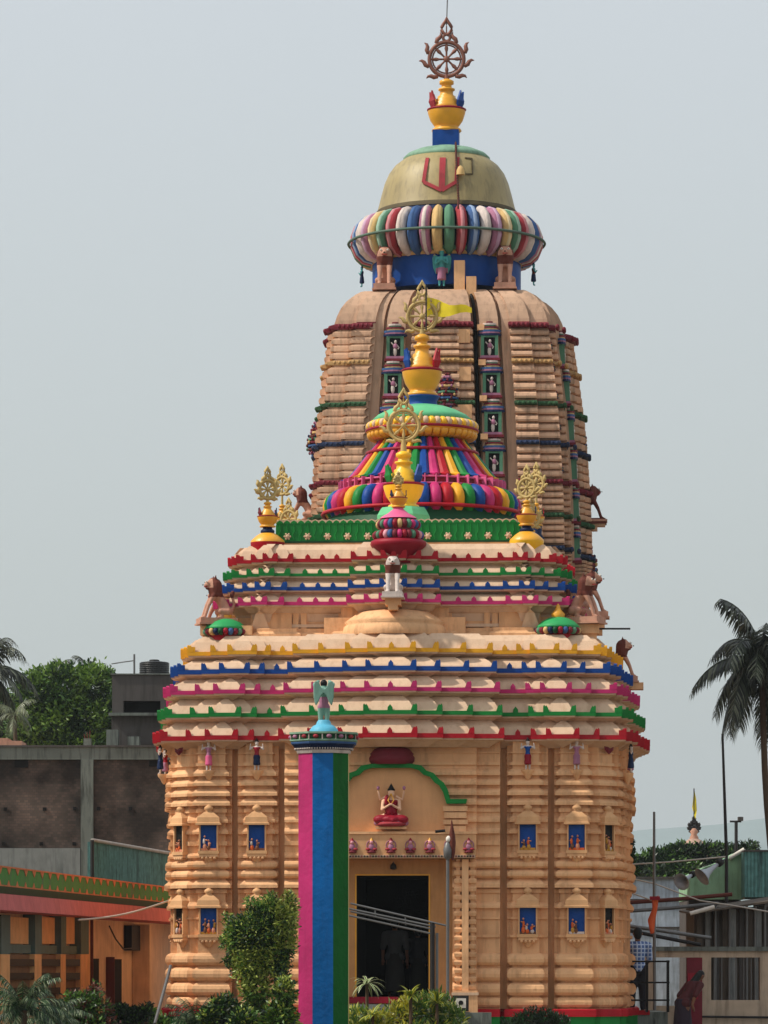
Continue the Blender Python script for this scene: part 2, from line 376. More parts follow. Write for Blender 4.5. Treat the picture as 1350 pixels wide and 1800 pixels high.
def statue_fig(name, loc, rz, s, label, group, cols, cat='statue', parent=None, arms='down', wings=None, seated=False):
    """upright draped figure of height s facing -y. cols = skin, torso, skirt, hair"""
    a = MB()
    L = []
    if not seated:
        L += [((-.055,0,.47), .07, (-.06,-.01,.25), .05), ((.055,0,.47), .07, (.06,-.01,.25), .05),
              ((-.06,-.01,.25), .045, (-.06,0,.04), .032), ((.06,-.01,.25), .045, (.06,0,.04), .032),
              ((-.06,0,.03), .03, (-.065,-.07,.015), .025), ((.06,0,.03), .03, (.065,-.07,.015), .025)]
        b = 0
    else:
        b = -.28
        L += [((-.06,0,.49+b), .09, (-.22,-.12,.44+b), .07), ((.06,0,.49+b), .09, (.22,-.12,.44+b), .07),
              ((-.22,-.12,.44+b), .06, (.04,-.22,.41+b), .045), ((.22,-.12,.44+b), .06, (-.04,-.2,.45+b), .045)]
    L += [((0,0,.5+b), .095, (0,0,.62+b), .075), ((0,0,.62+b), .075, (0,0,.76+b), .10), ((-.1,0,.79+b), .05, (.1,0,.79+b), .05),
          ((0,0,.82+b), .035, (0,0,.88+b), .04), ((0,-.01,.92+b), .07, (0,-.01,.95+b), .065)]
    if arms == 'down': L += [((-.15,0,.79+b), .04, (-.2,0,.62+b), .032), ((.15,0,.79+b), .04, (.2,0,.62+b), .032), ((-.2,0,.62+b), .03, (-.13,-.12,.52+b), .026), ((.2,0,.62+b), .03, (.13,-.12,.52+b), .026)]
    if arms == 'up': L += [((-.15,0,.79+b), .04, (-.24,-.02,.72+b), .032), ((.15,0,.79+b), .04, (.24,-.02,.72+b), .032), ((-.24,-.02,.72+b), .03, (-.21,-.06,.9+b), .024), ((.24,-.02,.72+b), .03, (.21,-.06,.9+b), .024)]
    if arms == 'pray': L += [((-.15,0,.79+b), .042, (-.17,-.08,.62+b), .034), ((.15,0,.79+b), .042, (.17,-.08,.62+b), .034), ((-.17,-.08,.62+b), .03, (-.01,-.17,.72+b), .024), ((.17,-.08,.62+b), .03, (.01,-.17,.72+b), .024)]
    caps(a, L, cols[0])
    a.lathe([(.05, .93+b), (.08, 1.0+b), (.05, 1.05+b), (.025, 1.1+b), (.01, 1.14+b)], cols[3], 10)
    if not seated: a.lathe([(.11, .18), (.13, .2), (.1, .5), (.08, .55)], cols[2], 12)
    if wings:
        for sx in (-1, 1):
            a.extr([(sx*.05, .82), (sx*.22, .93), (sx*.27, .8), (sx*.25, .55), (sx*.17, .36), (sx*.1, .42), (sx*.05, .6)][::sx], .08, .17, cols[0])
    def mf(c):
        z = c.z-b
        if z > .985 or (z > .88 and c.y > .03): return 3
        if abs(c.x) > .16 and not seated: return 0
        if z < .52 and (z > .16 or seated): return 2
        if .52 <= z < .8 and abs(c.x) < .13 and c.y > -.12: return 1
        return 0
    o = remesh(a, name, .02, parent, mf, cols, 1)
    o.location = loc; o.rotation_euler = (0,0,rz); o.scale = (s,)*3
    if parent is None: tag(o, label, cat, group)
    return o

def Zp(y, Y): return ZC+(HY-y)*Y/F
def local(axis, u, v, z):                            # temple-local (right, back, up) -> world
    c, s = math.cos(ROT), math.sin(ROT)
    return Vector((axis[0]+u*c-v*s, axis[1]+u*s+v*c, z))
# ================================================================== ground
g = MB(); g.add([(-3000,-60,0),(3000,-60,0),(3000,6000,0),(-3000,6000,0)], [(0,1,2,3)], mat('dusty_ground', (128,112,92), var=.25, scale=.15, stain=.4))
struct(g.build('ground'))
g = MB(); g.box((-14,60,.0),(14,79.6,.06), mat('garden_soil', (74,62,46), var=.3, scale=.8)); struct(g.build('garden_bed'))
# distant hills
g = MB(); rs = []
hx = [-900,-600,-300,0,60,92,120,139,170,230,320,450,700,1000]; hz = [60,80,50,40,44,50,52,54.5,56,60,74,88,60,30]
for k_, (dy, s_) in enumerate(((-380,0),(-150,.55),(0,1),(500,0))):
    rs.append([(x*3, 4500+dy*3, (z*3*s_ if s_ else -1)) for x, z in zip(hx, hz)])
n = len(hx)
g.add([p for r in rs for p in r], [(i*n+j, i*n+j+1, (i+1)*n+j+1, (i+1)*n+j) for i in range(3) for j in range(n-1)], mat('distant_hill', (120,136,136), var=.12, scale=.006), True)
struct(g.build('hills'))

# ================================================================== FRONT HALL
A1 = (.434, 92.0)
hall = thing('temple_hall', 'peach painted front temple hall with toothed coloured eave bands and an arched doorway', 'temple', (A1[0], A1[1], 0), ROT)
WF_U = [(1.77,5.12,0),(2.26,4.98,0),(2.40,4.62,0,0),(2.52,4.78,-1),(3.08,4.94,1),(3.26,4.78,0),(3.39,4.5,0,0),(3.52,4.68,-1),(4.10,4.86,1),(4.30,4.60,.4)]
WS = [(1.77,5.0,0),(2.26,4.92,0),(2.40,4.6,0,0),(2.60,4.74,-1),(3.08,4.84,1),(3.26,4.74,0),(3.39,4.5,0,0),(3.60,4.66,-1),(4.10,4.74,1),(4.30,4.60,.4)]
WF_D = [(.76,1.6,0,0),(1.27,4.78,0,0)]+WF_U
WF_M = [(1.27,4.78,0,0)]+WF_U
YF = 87.1                                            # depth of the pilaster faces
ribs = [(1752,1771,.10,'r'),(1727,1750,.13,'r'),(1700,1724,.13,'r'),(1675,1697,.12,'r'),(1643,1648,.05,'f'),(1612,1616,.04,'f'),(1585,1597,.07,'s'),
        (1563,1570,.04,'f'),(1546,1561,.12,'s'),(1529,1544,.12,'r'),(1512,1527,.12,'r'),(1498,1508,.06,'s'),(1478,1486,.05,'f'),(1455,1466,.07,'s'),(1434,1446,.06,'s'),
        (1421,1428,.04,'f'),(1402,1416,.11,'s'),(1385,1399,.11,'s'),(1368,1381,.10,'s'),(1351,1364,.09,'s'),(1340,1346,.05,'f'),(1322,1325,.03,'f')]
levels = [(1778, 0)]
for yt, yb, am, ty in ribs:
    h_ = yb-yt
    if ty == 'r': levels += [(yb,0),(yb-.5,am*.55),(yb-h_*.25,am*.95),(yb-h_*.5,am),(yb-h_*.75,am*.85),(yt+h_*.08,am*.5),(yt,.0)]
    elif ty == 's': am *= 1.15; levels += [(yb,0),(yb-.4,am),(yb-h_*.38,am),(yb-h_*.5,am*.9),(yb-h_*.86,am*.35),(yt,.0),(yt-.3,0)]
    else: levels += [(yb,0),(yb-.2,am),(yt+.2,am),(yt,0)]
levels.append((1290, 0))
wz = [(Zp(y, YF), o) for y, o in levels]
zdoor, zlin = Zp(1537, 87), Zp(1509.5, 87)
wb = MB()
def wall_seg(z0, z1, front):
    rs = []
    def at(z):
        for (a, oa), (b, ob) in zip(wz, wz[1:]):
            if a <= z <= b: return oa+(ob-oa)*((z-a)/(b-a) if b > a else 0)
        return 0
    zs = [(z0, at(z0))]+[(z, o) for z, o in wz if z0 < z < z1]+[(z1, at(z1))]
    wb.loft([ring(front, WS, o, z) for z, o in zs], PEACH)
wall_seg(wz[0][0], zdoor, WF_D); wall_seg(zdoor, zlin, WF_M); wall_seg(zlin, wz[-1][0], WF_U)
wall = wb.build('wall', hall)
g = MB(); zp0, zp1 = Zp(1787, YF), Zp(1773.5, YF)
g.loft([ring(WF_U, WS, .2, zp0), ring(WF_U, WS, .2, zp1-.02), ring(WF_U, WS, .17, zp1)], RED)
o = g.build('plinth_band', hall); o['label'] = 'red painted base band'
g = MB(); g.loft([ring(WF_U, WS, .16, -.05), ring(WF_U, WS, .16, zp0)], GREEN); o = g.build('plinth', hall); o['label'] = 'green painted plinth'
# doorway
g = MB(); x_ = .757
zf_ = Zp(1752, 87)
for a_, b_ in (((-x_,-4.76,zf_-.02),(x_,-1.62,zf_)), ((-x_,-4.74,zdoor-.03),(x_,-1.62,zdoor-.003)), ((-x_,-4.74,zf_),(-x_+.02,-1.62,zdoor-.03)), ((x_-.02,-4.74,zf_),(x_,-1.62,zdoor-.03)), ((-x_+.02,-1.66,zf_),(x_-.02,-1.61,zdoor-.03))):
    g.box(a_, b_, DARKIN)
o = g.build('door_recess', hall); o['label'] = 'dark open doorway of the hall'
g = MB(); DO = mat('ochre_door_surround', (188,138,90), stain=.35, stain_rgb=(130,88,54))
g.box((-1.265,-4.86,zf_-.0),(-.775,-4.785,zlin-.01), DO); g.box((.775,-4.86,zf_),(1.265,-4.785,zlin-.01), DO); g.box((-.775,-4.86,zdoor+.0),(.775,-4.785,zlin-.01), DO)
for a_ in (-.79, .76): g.box((a_,-4.875,zf_),(a_+.03,-4.8,zdoor+.01), GOLD)
g.box((-.76,-4.875,zdoor-.02),(.76,-4.8,zdoor+.012), GOLD)
dframe = g.build('door_frame', hall)
g = MB(); g.tube([(.02,-4.95,zlin-.06),(.02,-4.95,zdoor+.2)], .012, IRON); g.lathe([(.03,zdoor+.1),(.07,zdoor+.12),(.06,zdoor+.2),(.02,zdoor+.24)], IRON, 10, (.02,-4.95)); g.build('door_bell', hall)
g = MB(); g.box((-.9,-5.05,zf_-.14),(.9,-4.7,zf_-.005), DKRED); g.build('threshold', hall)
g = MB()
for i in range(4): g.box((-1.2,-5.35-.3*i,-.02),(1.2,-5.02-.3*i if i else -4.97,zf_-.16-.17*i), CONC)
g.build('front_steps', hall)
# ribbed pilasters beside the door
zq0, zq1 = Zp(1741, 86.8), Zp(1511, 86.8)
for sx in (-1, 1):
    g = MB(); cx = sx*1.54
    g.box((cx-.07,-5.36,zq0),(cx+.07,-5.1,zq1), PEACH)
    nrib = 16
    for i in range(nrib):
        z0 = zq0+(zq1-zq0)*i/nrib; dz = (zq1-zq0)/nrib
        for s2 in (-1, 1):
            c_ = cx+s2*.15
            for zz, ww in ():
                pass
            rs = []
            for q, ww in ((0,.05),(.12,.075),(.5,.085),(.68,.07),(.74,.04),(1,.045)):
                rs.append([(c_-ww, -5.22-ww*1.0, z0+dz*q), (c_+ww, -5.22-ww*1.0, z0+dz*q), (c_+ww, -5.1, z0+dz*q), (c_-ww, -5.1, z0+dz*q)])
            g.loft(rs, PEACH)
    g.box((cx-.26,-5.42,Zp(1785,86.6)),(cx+.26,-5.1,zq0), PEACH); g.box((cx-.28,-5.44,zq0-.1),(cx+.28,-5.1,zq0-.04), CREAM)
    g.build('door_pilaster', hall)
# lintel with nine seated figures
zl0, zl1 = Zp(1508, 86.5), Zp(1466, 86.5)
g = MB(); g.box((-1.77,-5.5,zl0+.06),(1.77,-5.1,zl1), MATS['niche_peach']); g.box((-1.79,-5.53,zl1),(1.79,-5.1,zl1+.05), PEACH); g.box((-1.75,-5.54,zl0),(1.75,-5.1,zl0+.06), CREAM)
for i in range(58): g.box((-1.70+i*.0596,-5.56,zl0+.015),(-1.665+i*.0596,-5.535,zl0+.048), BLACK if i % 3 else MAROON)
lintel = g.build('lintel', hall)
for i in range(9):
    x = -1.62+i*.405
    f = MB(); f.M = Matrix.Translation((x, -5.52, zl0+.12)) @ Matrix.Scale(.85, 4)
    f.lathe([(.10,-.02),(.12,0),(.07,.04)], MAROON, 12); f.ell((0,0,.12),(.075,.05,.09), FPINK); f.ell((0,-.02,.24),(.045,.04,.05), PALEP); f.lathe([(.05,.27),(.03,.31),(.01,.35)], DKRED if i % 3 else GOLD, 8)
    f.ell((-.085,-.02,.07),(.06,.05,.035), FRED); f.ell((.085,-.02,.07),(.06,.05,.035), FRED); f.torus(.12, .012, FPINK, c=(0,.01,.17), n=18, k=5)
    f.build('seated_figure', lintel)
# tympanum and green arch
def q_(px, py): return ((px-684)*86.7/F, Zp(py, 86.7))
half = [(684,1350),(718,1350),(732,1354),(740,1362),(752,1366),(760,1376),(768,1381),(775,1393),(781,1413),(815,1413)]
rt = [q_(*p) for p in half]; poly = rt[::-1]+[(-x, z) for x, z in rt[1:]]
zt0 = zl1+.052
g = MB(); g.extr([(rt[-1][0], zt0)]+poly+[(-rt[-1][0], zt0)][:1], -5.26, -5.1, mat('smooth_peach_plaster', (218,164,116), var=.06, stain=.15, stain_rgb=(150,100,70))); tym = g.build('tympanum', hall)
g = MB()
top = [(684,1343),(720,1343),(737,1346),(746,1355),(758,1359),(768,1370),(776,1376),(783,1388),(787,1405),(817,1405)]
tt = [q_(*p) for p in top]; up_ = tt[::-1]+[(-x, z) for x, z in tt[1:]]
for i in range(len(poly)-1):
    a, b, c_, d_ = poly[i], poly[i+1], up_[i+1], up_[i]
    g.loft([[(a[0],-5.1,a[1]),(b[0],-5.1,b[1]),(c_[0],-5.1,c_[1]),(d_[0],-5.1,d_[1])], [(a[0],-5.42,a[1]),(b[0],-5.42,b[1]),(c_[0],-5.42,c_[1]),(d_[0],-5.42,d_[1])]], GREEN)
g.build('door_arch', hall)['label'] = 'green cusped arch over the doorway'
for sx in (-1, 1):
    g = MB()
    for y0, y1, e in ((1463,1452,.02),(1449,1441,.05),(1438,1428,.03),(1426,1417,.05)):
        xx = sorted((sx*(1.13-e), sx*(1.54+e))); g.box((xx[0],-5.36,Zp(y0,86.6)),(xx[1],-5.1,Zp(y1,86.6)), PEACH)
    g.build('arch_impost', hall)
zm = Zp(1343, 86.6)
g = MB(); g.M = Matrix.Translation((0,-5.14,0))
g.lathe([(.42,zm),(.47,zm+.06),(.48,zm+.14),(.44,zm+.2),(.46,zm+.22),(.36,zm+.33),(.22,zm+.37)], MAROON, 28); g.lathe([(.12,zm+.36),(.11,zm+.5),(.16,zm+.52)], MAROON, 16)
g.build('arch_crown', hall)['label'] = 'maroon lotus cap over the arch'
# niches
def niche(x, d, yt, yb, wd, seed, ang=0, figs=True, blue=BLUE):
    R = random.Random(seed)
    g = MB(); M = Matrix.Rotation(ang, 4, 'Z') @ Matrix.Translation((x, -d, 0)); g.M = M
    z1, z0 = Zp(yt, YF), Zp(yb, YF); h = wd/2
    NM = MATS['niche_peach']
    g.box((-h-.03,-.14,z0-.0),(-h,.1,z1), NM); g.box((h,-.14,z0),(h+.03,.1,z1), NM)
    g.box((-h-.05,-.17,z0-.07),(h+.05,.1,z0-.002), NM); g.box((-h-.03,-.15,z0-.13),(h+.03,.1,z0-.072), PEACH)
    for i in range(4): g.ell((-h*.75+i*h*.5,-.13,z0-.15),(.035,.035,.035), PEACH, 8, 5)
    g.lathe([(.03,z0-.28),(.1,z0-.2),(.13,z0-.131)], PEACH, 12)
    rs = []
    for q, ww, dd in ((0,h+.1,.22),(.04,h+.1,.22),(.05,h+.07,.2),(.16,h+.06,.19),(.24,h*.8,.15),(.28,h*.45,.12)):
        rs.append([(-ww,-dd,z1+q),(ww,-dd,z1+q),(ww,.1,z1+q),(-ww,.1,z1+q)])
    g.loft(rs, NM)
    g.lathe([(.07,z1+.28),(.06,z1+.30),(.1,z1+.33),(.09,z1+.38),(.03,z1+.42),(.01,z1+.45)], NM, 12, (0,-.06))
    o = g.build('niche', hall)
    p = MB(); p.M = M; p.box((-h+.002,-.09,z0+.002),(h-.002,.08,z1-.002), blue); p.build('niche_panel', o)['label'] = 'blue painted panel'
    if figs:
        f = MB(); f.M = M; H = z1-z0; cols = [mat('relief_skin',(206,140,110)), mat('relief_orange',(206,96,48)), FWHITE, SKIN, mat('relief_ochre',(190,140,60))]
        for i in range(R.randint(2,3)):
            bx = -h*.5+i*h*.52+R.uniform(-.02,.02); hh = H*R.uniform(.35,.62); m1, m2 = R.choice(cols), R.choice(cols)
            f.ell((bx,-.095,z0+hh*.25),(h*.26,.045,hh*.26), m1, 10, 6); f.ell((bx+R.uniform(-.02,.02),-.1,z0+hh*.62),(h*.17,.04,hh*.24), m2, 10, 6)
            f.ell((bx,-.1,z0+hh*.97),(h*.13,.04,h*.15), cols[0], 8, 5)
            f.tube([(bx,-.1,z0+hh*.75),(bx+R.choice((-1,1))*h*.3,-.12,z0+hh*R.uniform(.5,.95))], .014, cols[0], 5)
        f.box((-h+.01,-.12,z0+.003),(h-.01,-.085,z0+.05), R.choice(cols)); f.build('painted_relief', o)
    return o
for x, sd in ((-3.86,1),(-2.84,2),(2.84,3),(3.86,4)):
    dd = 4.99 if abs(x) < 3 else 4.91
    niche(x, dd, 1450, 1495, .34, sd); niche(x, dd, 1596, 1642, .34, sd+10)
for f in (1, 3):                                      # the side faces carry the same niches
    for x in (-3.86,-2.84,2.84,3.86):
        for yy, k_ in ((1450,0),(1596,7)): niche(x, 4.72 if abs(x) < 3 else 4.62, yy, yy+46, .34, 20+f+k_, f*PI/2, figs=(x*(1 if f == 1 else -1) < 0))
cd = (4.30+4.60)/math.sqrt(2)
for sg, an in ((1, PI/4), (-1, -PI/4)):
    for yy, k_ in ((1450,0),(1596,9)): niche(0, cd, yy, yy+46, .26, 40+sg+k_, an, blue=BLACK)
# hanging maroon drops under the eave corners
for sg, an in ((1, PI/4), (-1, -PI/4)):
    g = MB(); g.M = Matrix.Rotation(an, 4, 'Z') @ Matrix.Translation((0,-cd-.12,0)); z = Zp(1325, YF)
    g.loft([[(r*math.cos(a*PI/3), r*.35*math.sin(a*PI/3), zz) for a in range(6)] for r, zz in ((.02,z),(.13,z+.08),(.15,z+.2),(.1,z+.27))], MAROON); g.build('hanging_drop', hall)
# ---- roof tiers
RF = [(.57,6.0,1),(1.10,5.84,1),(1.74,5.68,1),(2.36,5.52,1),(2.90,5.02,-1),(3.22,5.14,-1),(3.92,5.28,1),(4.34,5.08,1),(4.90,4.90,0)]
RS = [(.57,5.44,1),(1.10,5.37,1),(1.74,5.30,1),(2.36,5.22,1),(2.90,4.98,-1),(3.22,5.06,-1),(3.92,5.16,1),(4.34,5.04,1),(4.90,4.90,0)]
low = [(1296,1284,1.0,RED,'dark red'),(1255,1244,.982,GREEN,'green'),(1214,1203,.960,MAGENTA,'magenta'),(1178,1166,.932,BLUE,'blue'),(1145,1134,.892,YELLOW,'yellow')]
for i, (yb, yt, s_, m, nm) in enumerate(low):
    Y = 92-6.0*s_; zb, zt = Zp(yb, Y), Zp(yt+4, Y)
    nxt = Zp(low[i+1][0], 92-6*low[i+1][2])-.10 if i < 4 else Zp(1113, 87.2)
    tier(hall, RF, RS, s_, zb, zt, nxt, .30, m, 'lower '+nm, spf=((0,6.0),(2.63,5.02)) , sps=((0,5.44),(2.63,4.98),(3.57,5.16)), h=.115, cut=(i == 0))
UF = [(.30,4.78,1),(.62,4.64,1),(1.0,4.50,1),(2.35,3.98,-1),(2.70,4.08,-1),(3.05,4.16,1),(3.34,3.94,1),(3.70,3.70,0)]
US = [(.30,4.10,1),(.62,4.05,1),(1.0,4.0,1),(2.35,3.80,-1),(2.70,3.88,-1),(3.05,3.95,1),(3.34,3.84,1),(3.70,3.70,0)]
upp = [(1057,1047,1.0,MAGENTA,'magenta'),(1031,1021,.975,BLUE,'blue'),(1006,997,.95,GREEN,'green'),(981,971,.925,RED,'dark red')]
# kanthi: the recessed neck between the two groups of tiers
NF = [(.62,4.32,1),(1.25,4.16,1),(2.35,3.96,-1),(3.05,4.06,1),(3.34,3.92,1),(3.70,3.70,0)]
kz0, kz1 = Zp(1120, 88), Zp(1050, 88.2)
g = MB(); Ks = 1.0
g.loft([ring(NF, NF, .22, kz0, .93), ring(NF, NF, .22, kz0+.08, .93), ring(NF, NF, .12, kz0+.14, .93), ring(NF, NF, .12, kz0+.2, .93), ring(NF, NF, -.02, kz0+.23, .93), ring(NF, NF, -.02, kz1, .93)], PEACH)
for x in (1.15,1.95,2.12): 
    for sx in (-1, 1): g.box((sx*x-.06,-3.74,kz0+.2),(sx*x+.06,-3.66,kz1), PEACH)
for x0, x1 in ((-2.2,-1.1),(1.1,2.2)): g.box((x0,-3.75,kz0+.235),(x1,-3.66,kz0+.30), CREAM)
o = g.build('roof_neck', hall); o['label'] = 'plain recessed neck between the tiers'
for i, (yb, yt, s_, m, nm) in enumerate(upp):
    Y = 92-4.78*s_; zb, zt = Zp(yb, Y), Zp(yt+4, Y)
    nxt = Zp(upp[i+1][0], 92-4.78*upp[i+1][2])-.07 if i < 3 else Zp(955, 88.4)
    tier(hall, UF, US, s_, zb, zt, nxt, .26, m, 'upper '+nm, spf=((0,4.78),(1.35,3.98),(1.68,3.98),(2.02,3.98)), sps=((0,4.1),(1.35,3.8),(1.68,3.8),(2.02,3.8)), h=.095, depth=.26)
# front saddle dome on the neck
g = MB(); z = Zp(1116, 87.4); g.lathe([(1.10,z),(1.12,z+.06),(1.08,z+.2),(1.02,z+.25),(1.06,z+.3),(.98,z+.36),(.78,z+.5),(.5,z+.56),(.3,z+.58)], PEACH, 40, (0,-4.02)); 
g.box((-1.5,-4.0,z),(1.5,-3.6,z+.42), PEACH); o = g.build('saddle_dome', hall)
# topmost box and green parapet
zb0, zb1 = Zp(966, 89), Zp(913, 89.3)
g = MB(); H_ = 2.62
g.box((-H_-.28,-H_-.28,zb0-.3),(H_+.28,H_+.28,zb0-.05), CREAM); g.box((-H_-.05,-H_-.05,zb0-.05),(H_+.05,H_+.05,zb0+.05), PEACH); g.box((-H_-.12,-H_-.12,zb0+.05),(H_+.12,H_+.12,zb0+.11), CREAM)
g.box((-H_,-H_,zb0+.11),(H_,H_,zb0+.19), PEACH); g.box((-H_+.06,-H_+.06,zb0+.19),(H_-.06,H_-.06,zb1-.05), PEACH); g.build('roof_box', hall)
for f in range(4):
    g = MB(); g.M = Matrix.Rotation(f*PI/2, 4, 'Z')
    g.box((-H_,-H_,zb0+.193),(H_-.0601,-H_+.055,zb1-.07), GREEN); g.box((-H_,-H_-.03,zb0+.193),(H_-.07,-H_-.002,zb0+.23), DKGREEN)
    nt_ = 34; e = 2*(H_-.03)/nt_
    for i in range(nt_):
        x = -H_+i*e
        g.extr([(x,zb1-.07),(x+e,zb1-.07),(x+e*.85,zb1-.03),(x+e*.5,zb1+.0),(x+e*.15,zb1-.03)], -H_-.012, -H_+.05, GREEN); 
        g.extr([(x+e*.5,zb1+.0),(x+e*.85,zb1-.028),(x+e,zb1-.066),(x+e*1.0,zb1-.005),(x+e*.5,zb1+.022),(x,zb1-.005),(x,zb1-.066),(x+e*.15,zb1-.028)][::-1], -H_-.002, -H_+.045, CREAM)
        g.tube([(x+e*.5,-H_-.005,zb0+.26),(x+e*.3,-H_-.012,zb0+.36),(x+e*.6,-H_-.012,zb0+.44),(x+e*.5,-H_-.012,zb1-.08)], .012, GREEN, 5)
    for i in range(12):
        x = -H_+.24+i*(2*H_-.48)/11; g.ell((x,-H_-.01,zb0+.33),(.055,.03,.055), CREAM, 8, 5)
        for a in range(6): g.ell((x+.06*math.cos(a*PI/3),-H_-.012,zb0+.33+.06*math.sin(a*PI/3)),(.025,.018,.025), BRIGHTY if False else CREAM, 6, 4)
    g.build('parapet_panel', hall)['label'] = 'green scalloped parapet panel'
# small bell towers, corner pots, green mini domes
zc_ = Zp(962, 88.0)
g = MB(); c_ = (.08,-4.0)
g.lathe([(.3,zc_-.35),(.45,zc_-.1),(.57,zc_),(.6,zc_+.06),(.58,zc_+.12),(.5,zc_+.16)], DKRED, 28, c_); g.lathe([(.46,zc_+.14),(.42,zc_+.36),(.38,zc_+.5),(.36,zc_+.58)], MAROON, 24, c_)
beadring(g, .53, zc_+.24, .09, .08, 30, [DKRED, MAROON, FGREEN, DKRED, PALEP, FBLUE, MAROON, MAGENTA], c_); beadring(g, .46, zc_+.47, .10, .085, 26, [FBLUE, DKRED, FYEL, MAROON, FGREEN, MAGENTA], c_)
g.lathe([(.4,zc_+.6),(.36,zc_+.64),(.22,zc_+.72),(.12,zc_+.8),(.1,zc_+.84)], PINK, 24, c_)
o = g.build('bell_turret', hall); o['label'] = 'small beaded dark red turret on the front of the roof'
finial(hall, c_[0], c_[1], zc_+.84, .19, .44, zc_+1.42, .07, (GOLD, DKRED), (RED, NAVY, NAVY), CHAKG, label='smallest yellow pot finial over the front turret')
zc_ = Zp(966, 89)
cf = [(-1,-1,RED,'left front'),(1,-1,BRIGHTY,'right front'),(-1,1,RED,'left rear'),(1,1,BRIGHTY,'right rear')]
for sx, sy, rim, nm in cf:
    c_ = (sx*2.78, sy*3.0)
    g = MB(); g.lathe([(.3,zc_-.25),(.32,zc_+.02),(.36,zc_+.07),(.37,zc_+.16)], rim, 24, c_); g.lathe([(.37,zc_+.16),(.36,zc_+.2),(.25,zc_+.3),(.16,zc_+.36)], GOLD, 24, c_)
    g.lathe([(.13,zc_+.36),(.15,zc_+.38),(.15,zc_+.42),(.1,zc_+.46),(.1,zc_+.5)], NAVY, 16, c_); g.build('finial_base', hall)
    finial(hall, c_[0], c_[1], zc_+.49, .22, .50, Zp(859, 89), .20, (GOLD, DKRED), (BLACK, MAROON, NAVY), CHAKG, label='yellow pot and gilt wheel at the '+nm+' corner of the roof', rw=.5*sx*sy)
zc_ = Zp(1116, 88.2)
for sx in (-1, 1):
    for sy in (-1, 1):
        c_ = ((3.46 if sx > 0 else -3.62), sy*3.85); g = MB()
        g.lathe([(.35,zc_-.12),(.35,zc_+.1)], RED, 24, c_); beadring(g, .48, zc_+.06, .08, .06, 26, [MAROON, FYEL, NAVY, DKGREEN, DKRED, FBLUE, MAROON, FGREEN], c_)
        g.lathe([(.44,zc_+.11),(.47,zc_+.13),(.44,zc_+.18),(.34,zc_+.27),(.22,zc_+.33),(.16,zc_+.35)], mat('leaf_green_paint', (44,150,86), rough=.5), 28, c_); g.lathe([(.13,zc_+.34),(.15,zc_+.42),(.06,zc_+.52),(.04,zc_+.6),(.01,zc_+.64)], GOLD, 14, c_)
        g.build('corner_dome', hall)['label'] = 'small green dome with coloured beads'
# main finial of the front hall
zc_ = Zp(914, 92)
g = MB(); g.lathe([(.62,zc_-.1),(.62,zc_+.08),(.55,zc_+.2),(.5,zc_+.26)], MINT, 8, ph=PI/8, smooth=False); g.build('finial_base', hall)
finial(hall, 0, 0, zc_+.24, .45, 1.16, Zp(748, 92), .34, (BRIGHTY, DKRED), (GREEN, GREEN, BLUE, BLUE, GREEN, BLUE), CHAKG, label='yellow pot and gilt wheel on top of the front hall')

# ================================================================== SECOND HALL with the striped bell roof
A2 = (.936, 102.0); K2 = 102/F
hall2 = thing('temple_hall', 'temple hall with rainbow striped bell roof, between the front hall and the great tower', 'temple', (A2[0], A2[1], 0), ROT)
g = MB(); g.loft([ring(WS, WS, 0, -.05, .88), ring(WS, WS, 0, 6.6, .88)], PEACH); g.build('wall', hall2)
cols5 = [(RED,'dark red'),(GREEN,'green'),(MAGENTA,'magenta'),(BLUE,'blue'),(YELLOW,'yellow'),(MAGENTA,'magenta'),(BLUE,'blue'),(GREEN,'green')]
for i in range(8):
    s_ = .93-.048*i; zb = 6.5+i*.56
    tier(hall2, RS, RS, s_, zb, zb+.14, zb+.46 if i < 7 else zb+.9, .28 if i < 7 else .5, cols5[i][0], cols5[i][1]+' (tier %s from the ground)' % ['first','second','third','fourth','fifth','sixth','seventh','eighth'][i], spf=((2.63,4.98),), sps=((2.63,4.98),))
def z2(y): return Zp(y, 102)
g = MB(); g.lathe([(2.9,10.4),(2.9,11.2),(2.35,z2(917)),(2.2,z2(900)),(1.95,z2(870)),(1.82,z2(850)),(1.35,z2(805)),(1.02,z2(779)),(1.0,z2(765))], DKGREEN, 48); core = g.build('bell_core', hall2)
CY = [RED, YELLOW, GREEN, BLUE, MAGENTA]
g = MB(); beadring(g, 2.36, z2(893), .38, .34, 50, CY, arc=(-.5,.55), flat=.6); o = g.build('bead_ring', hall2); o['label'] = 'ring of rounded ribs in five colours'
g = MB(); g.torus(2.44, .05, RED, c=(0,0,z2(907)+.02), plane='xy', n=64); g.build('ring_rail', hall2)['label'] = 'red pipe round the bead ring'
g = MB()
for i in range(46):
    a = 2*PI*i/46; g.M = Matrix.Rotation(a, 4, 'Z')
    for r, z, hh in ((2.0, z2(868), .19), (1.93, z2(856), .15)):
        g.loft([[(-.12,-r-.02,z-hh*.5),(.12,-r-.02,z-hh*.5),(.12,-r+.25,z-hh*.5),(-.12,-r+.25,z-hh*.5)], [(-.12,-r+.0,z+hh*.2),(.12,-r+.0,z+hh*.2),(.12,-r+.25,z+hh*.2),(-.12,-r+.25,z+hh*.2)], [(-.03,-r+.05,z+hh*.55),(.03,-r+.05,z+hh*.55),(.03,-r+.2,z+hh*.55),(-.03,-r+.2,z+hh*.55)]], MAROON if i % 2 else DKRED)
    g.box((-.135,-2.06,z2(868)-.12),(-.11,-1.9,z2(856)+.1), PINK)
g.M = Matrix.Identity(4)
for r, z in ((2.07, z2(876)), (2.03, z2(865)), (1.96, z2(853))): g.torus(r, .028, PINK, c=(0,0,z), plane='xy', n=60)
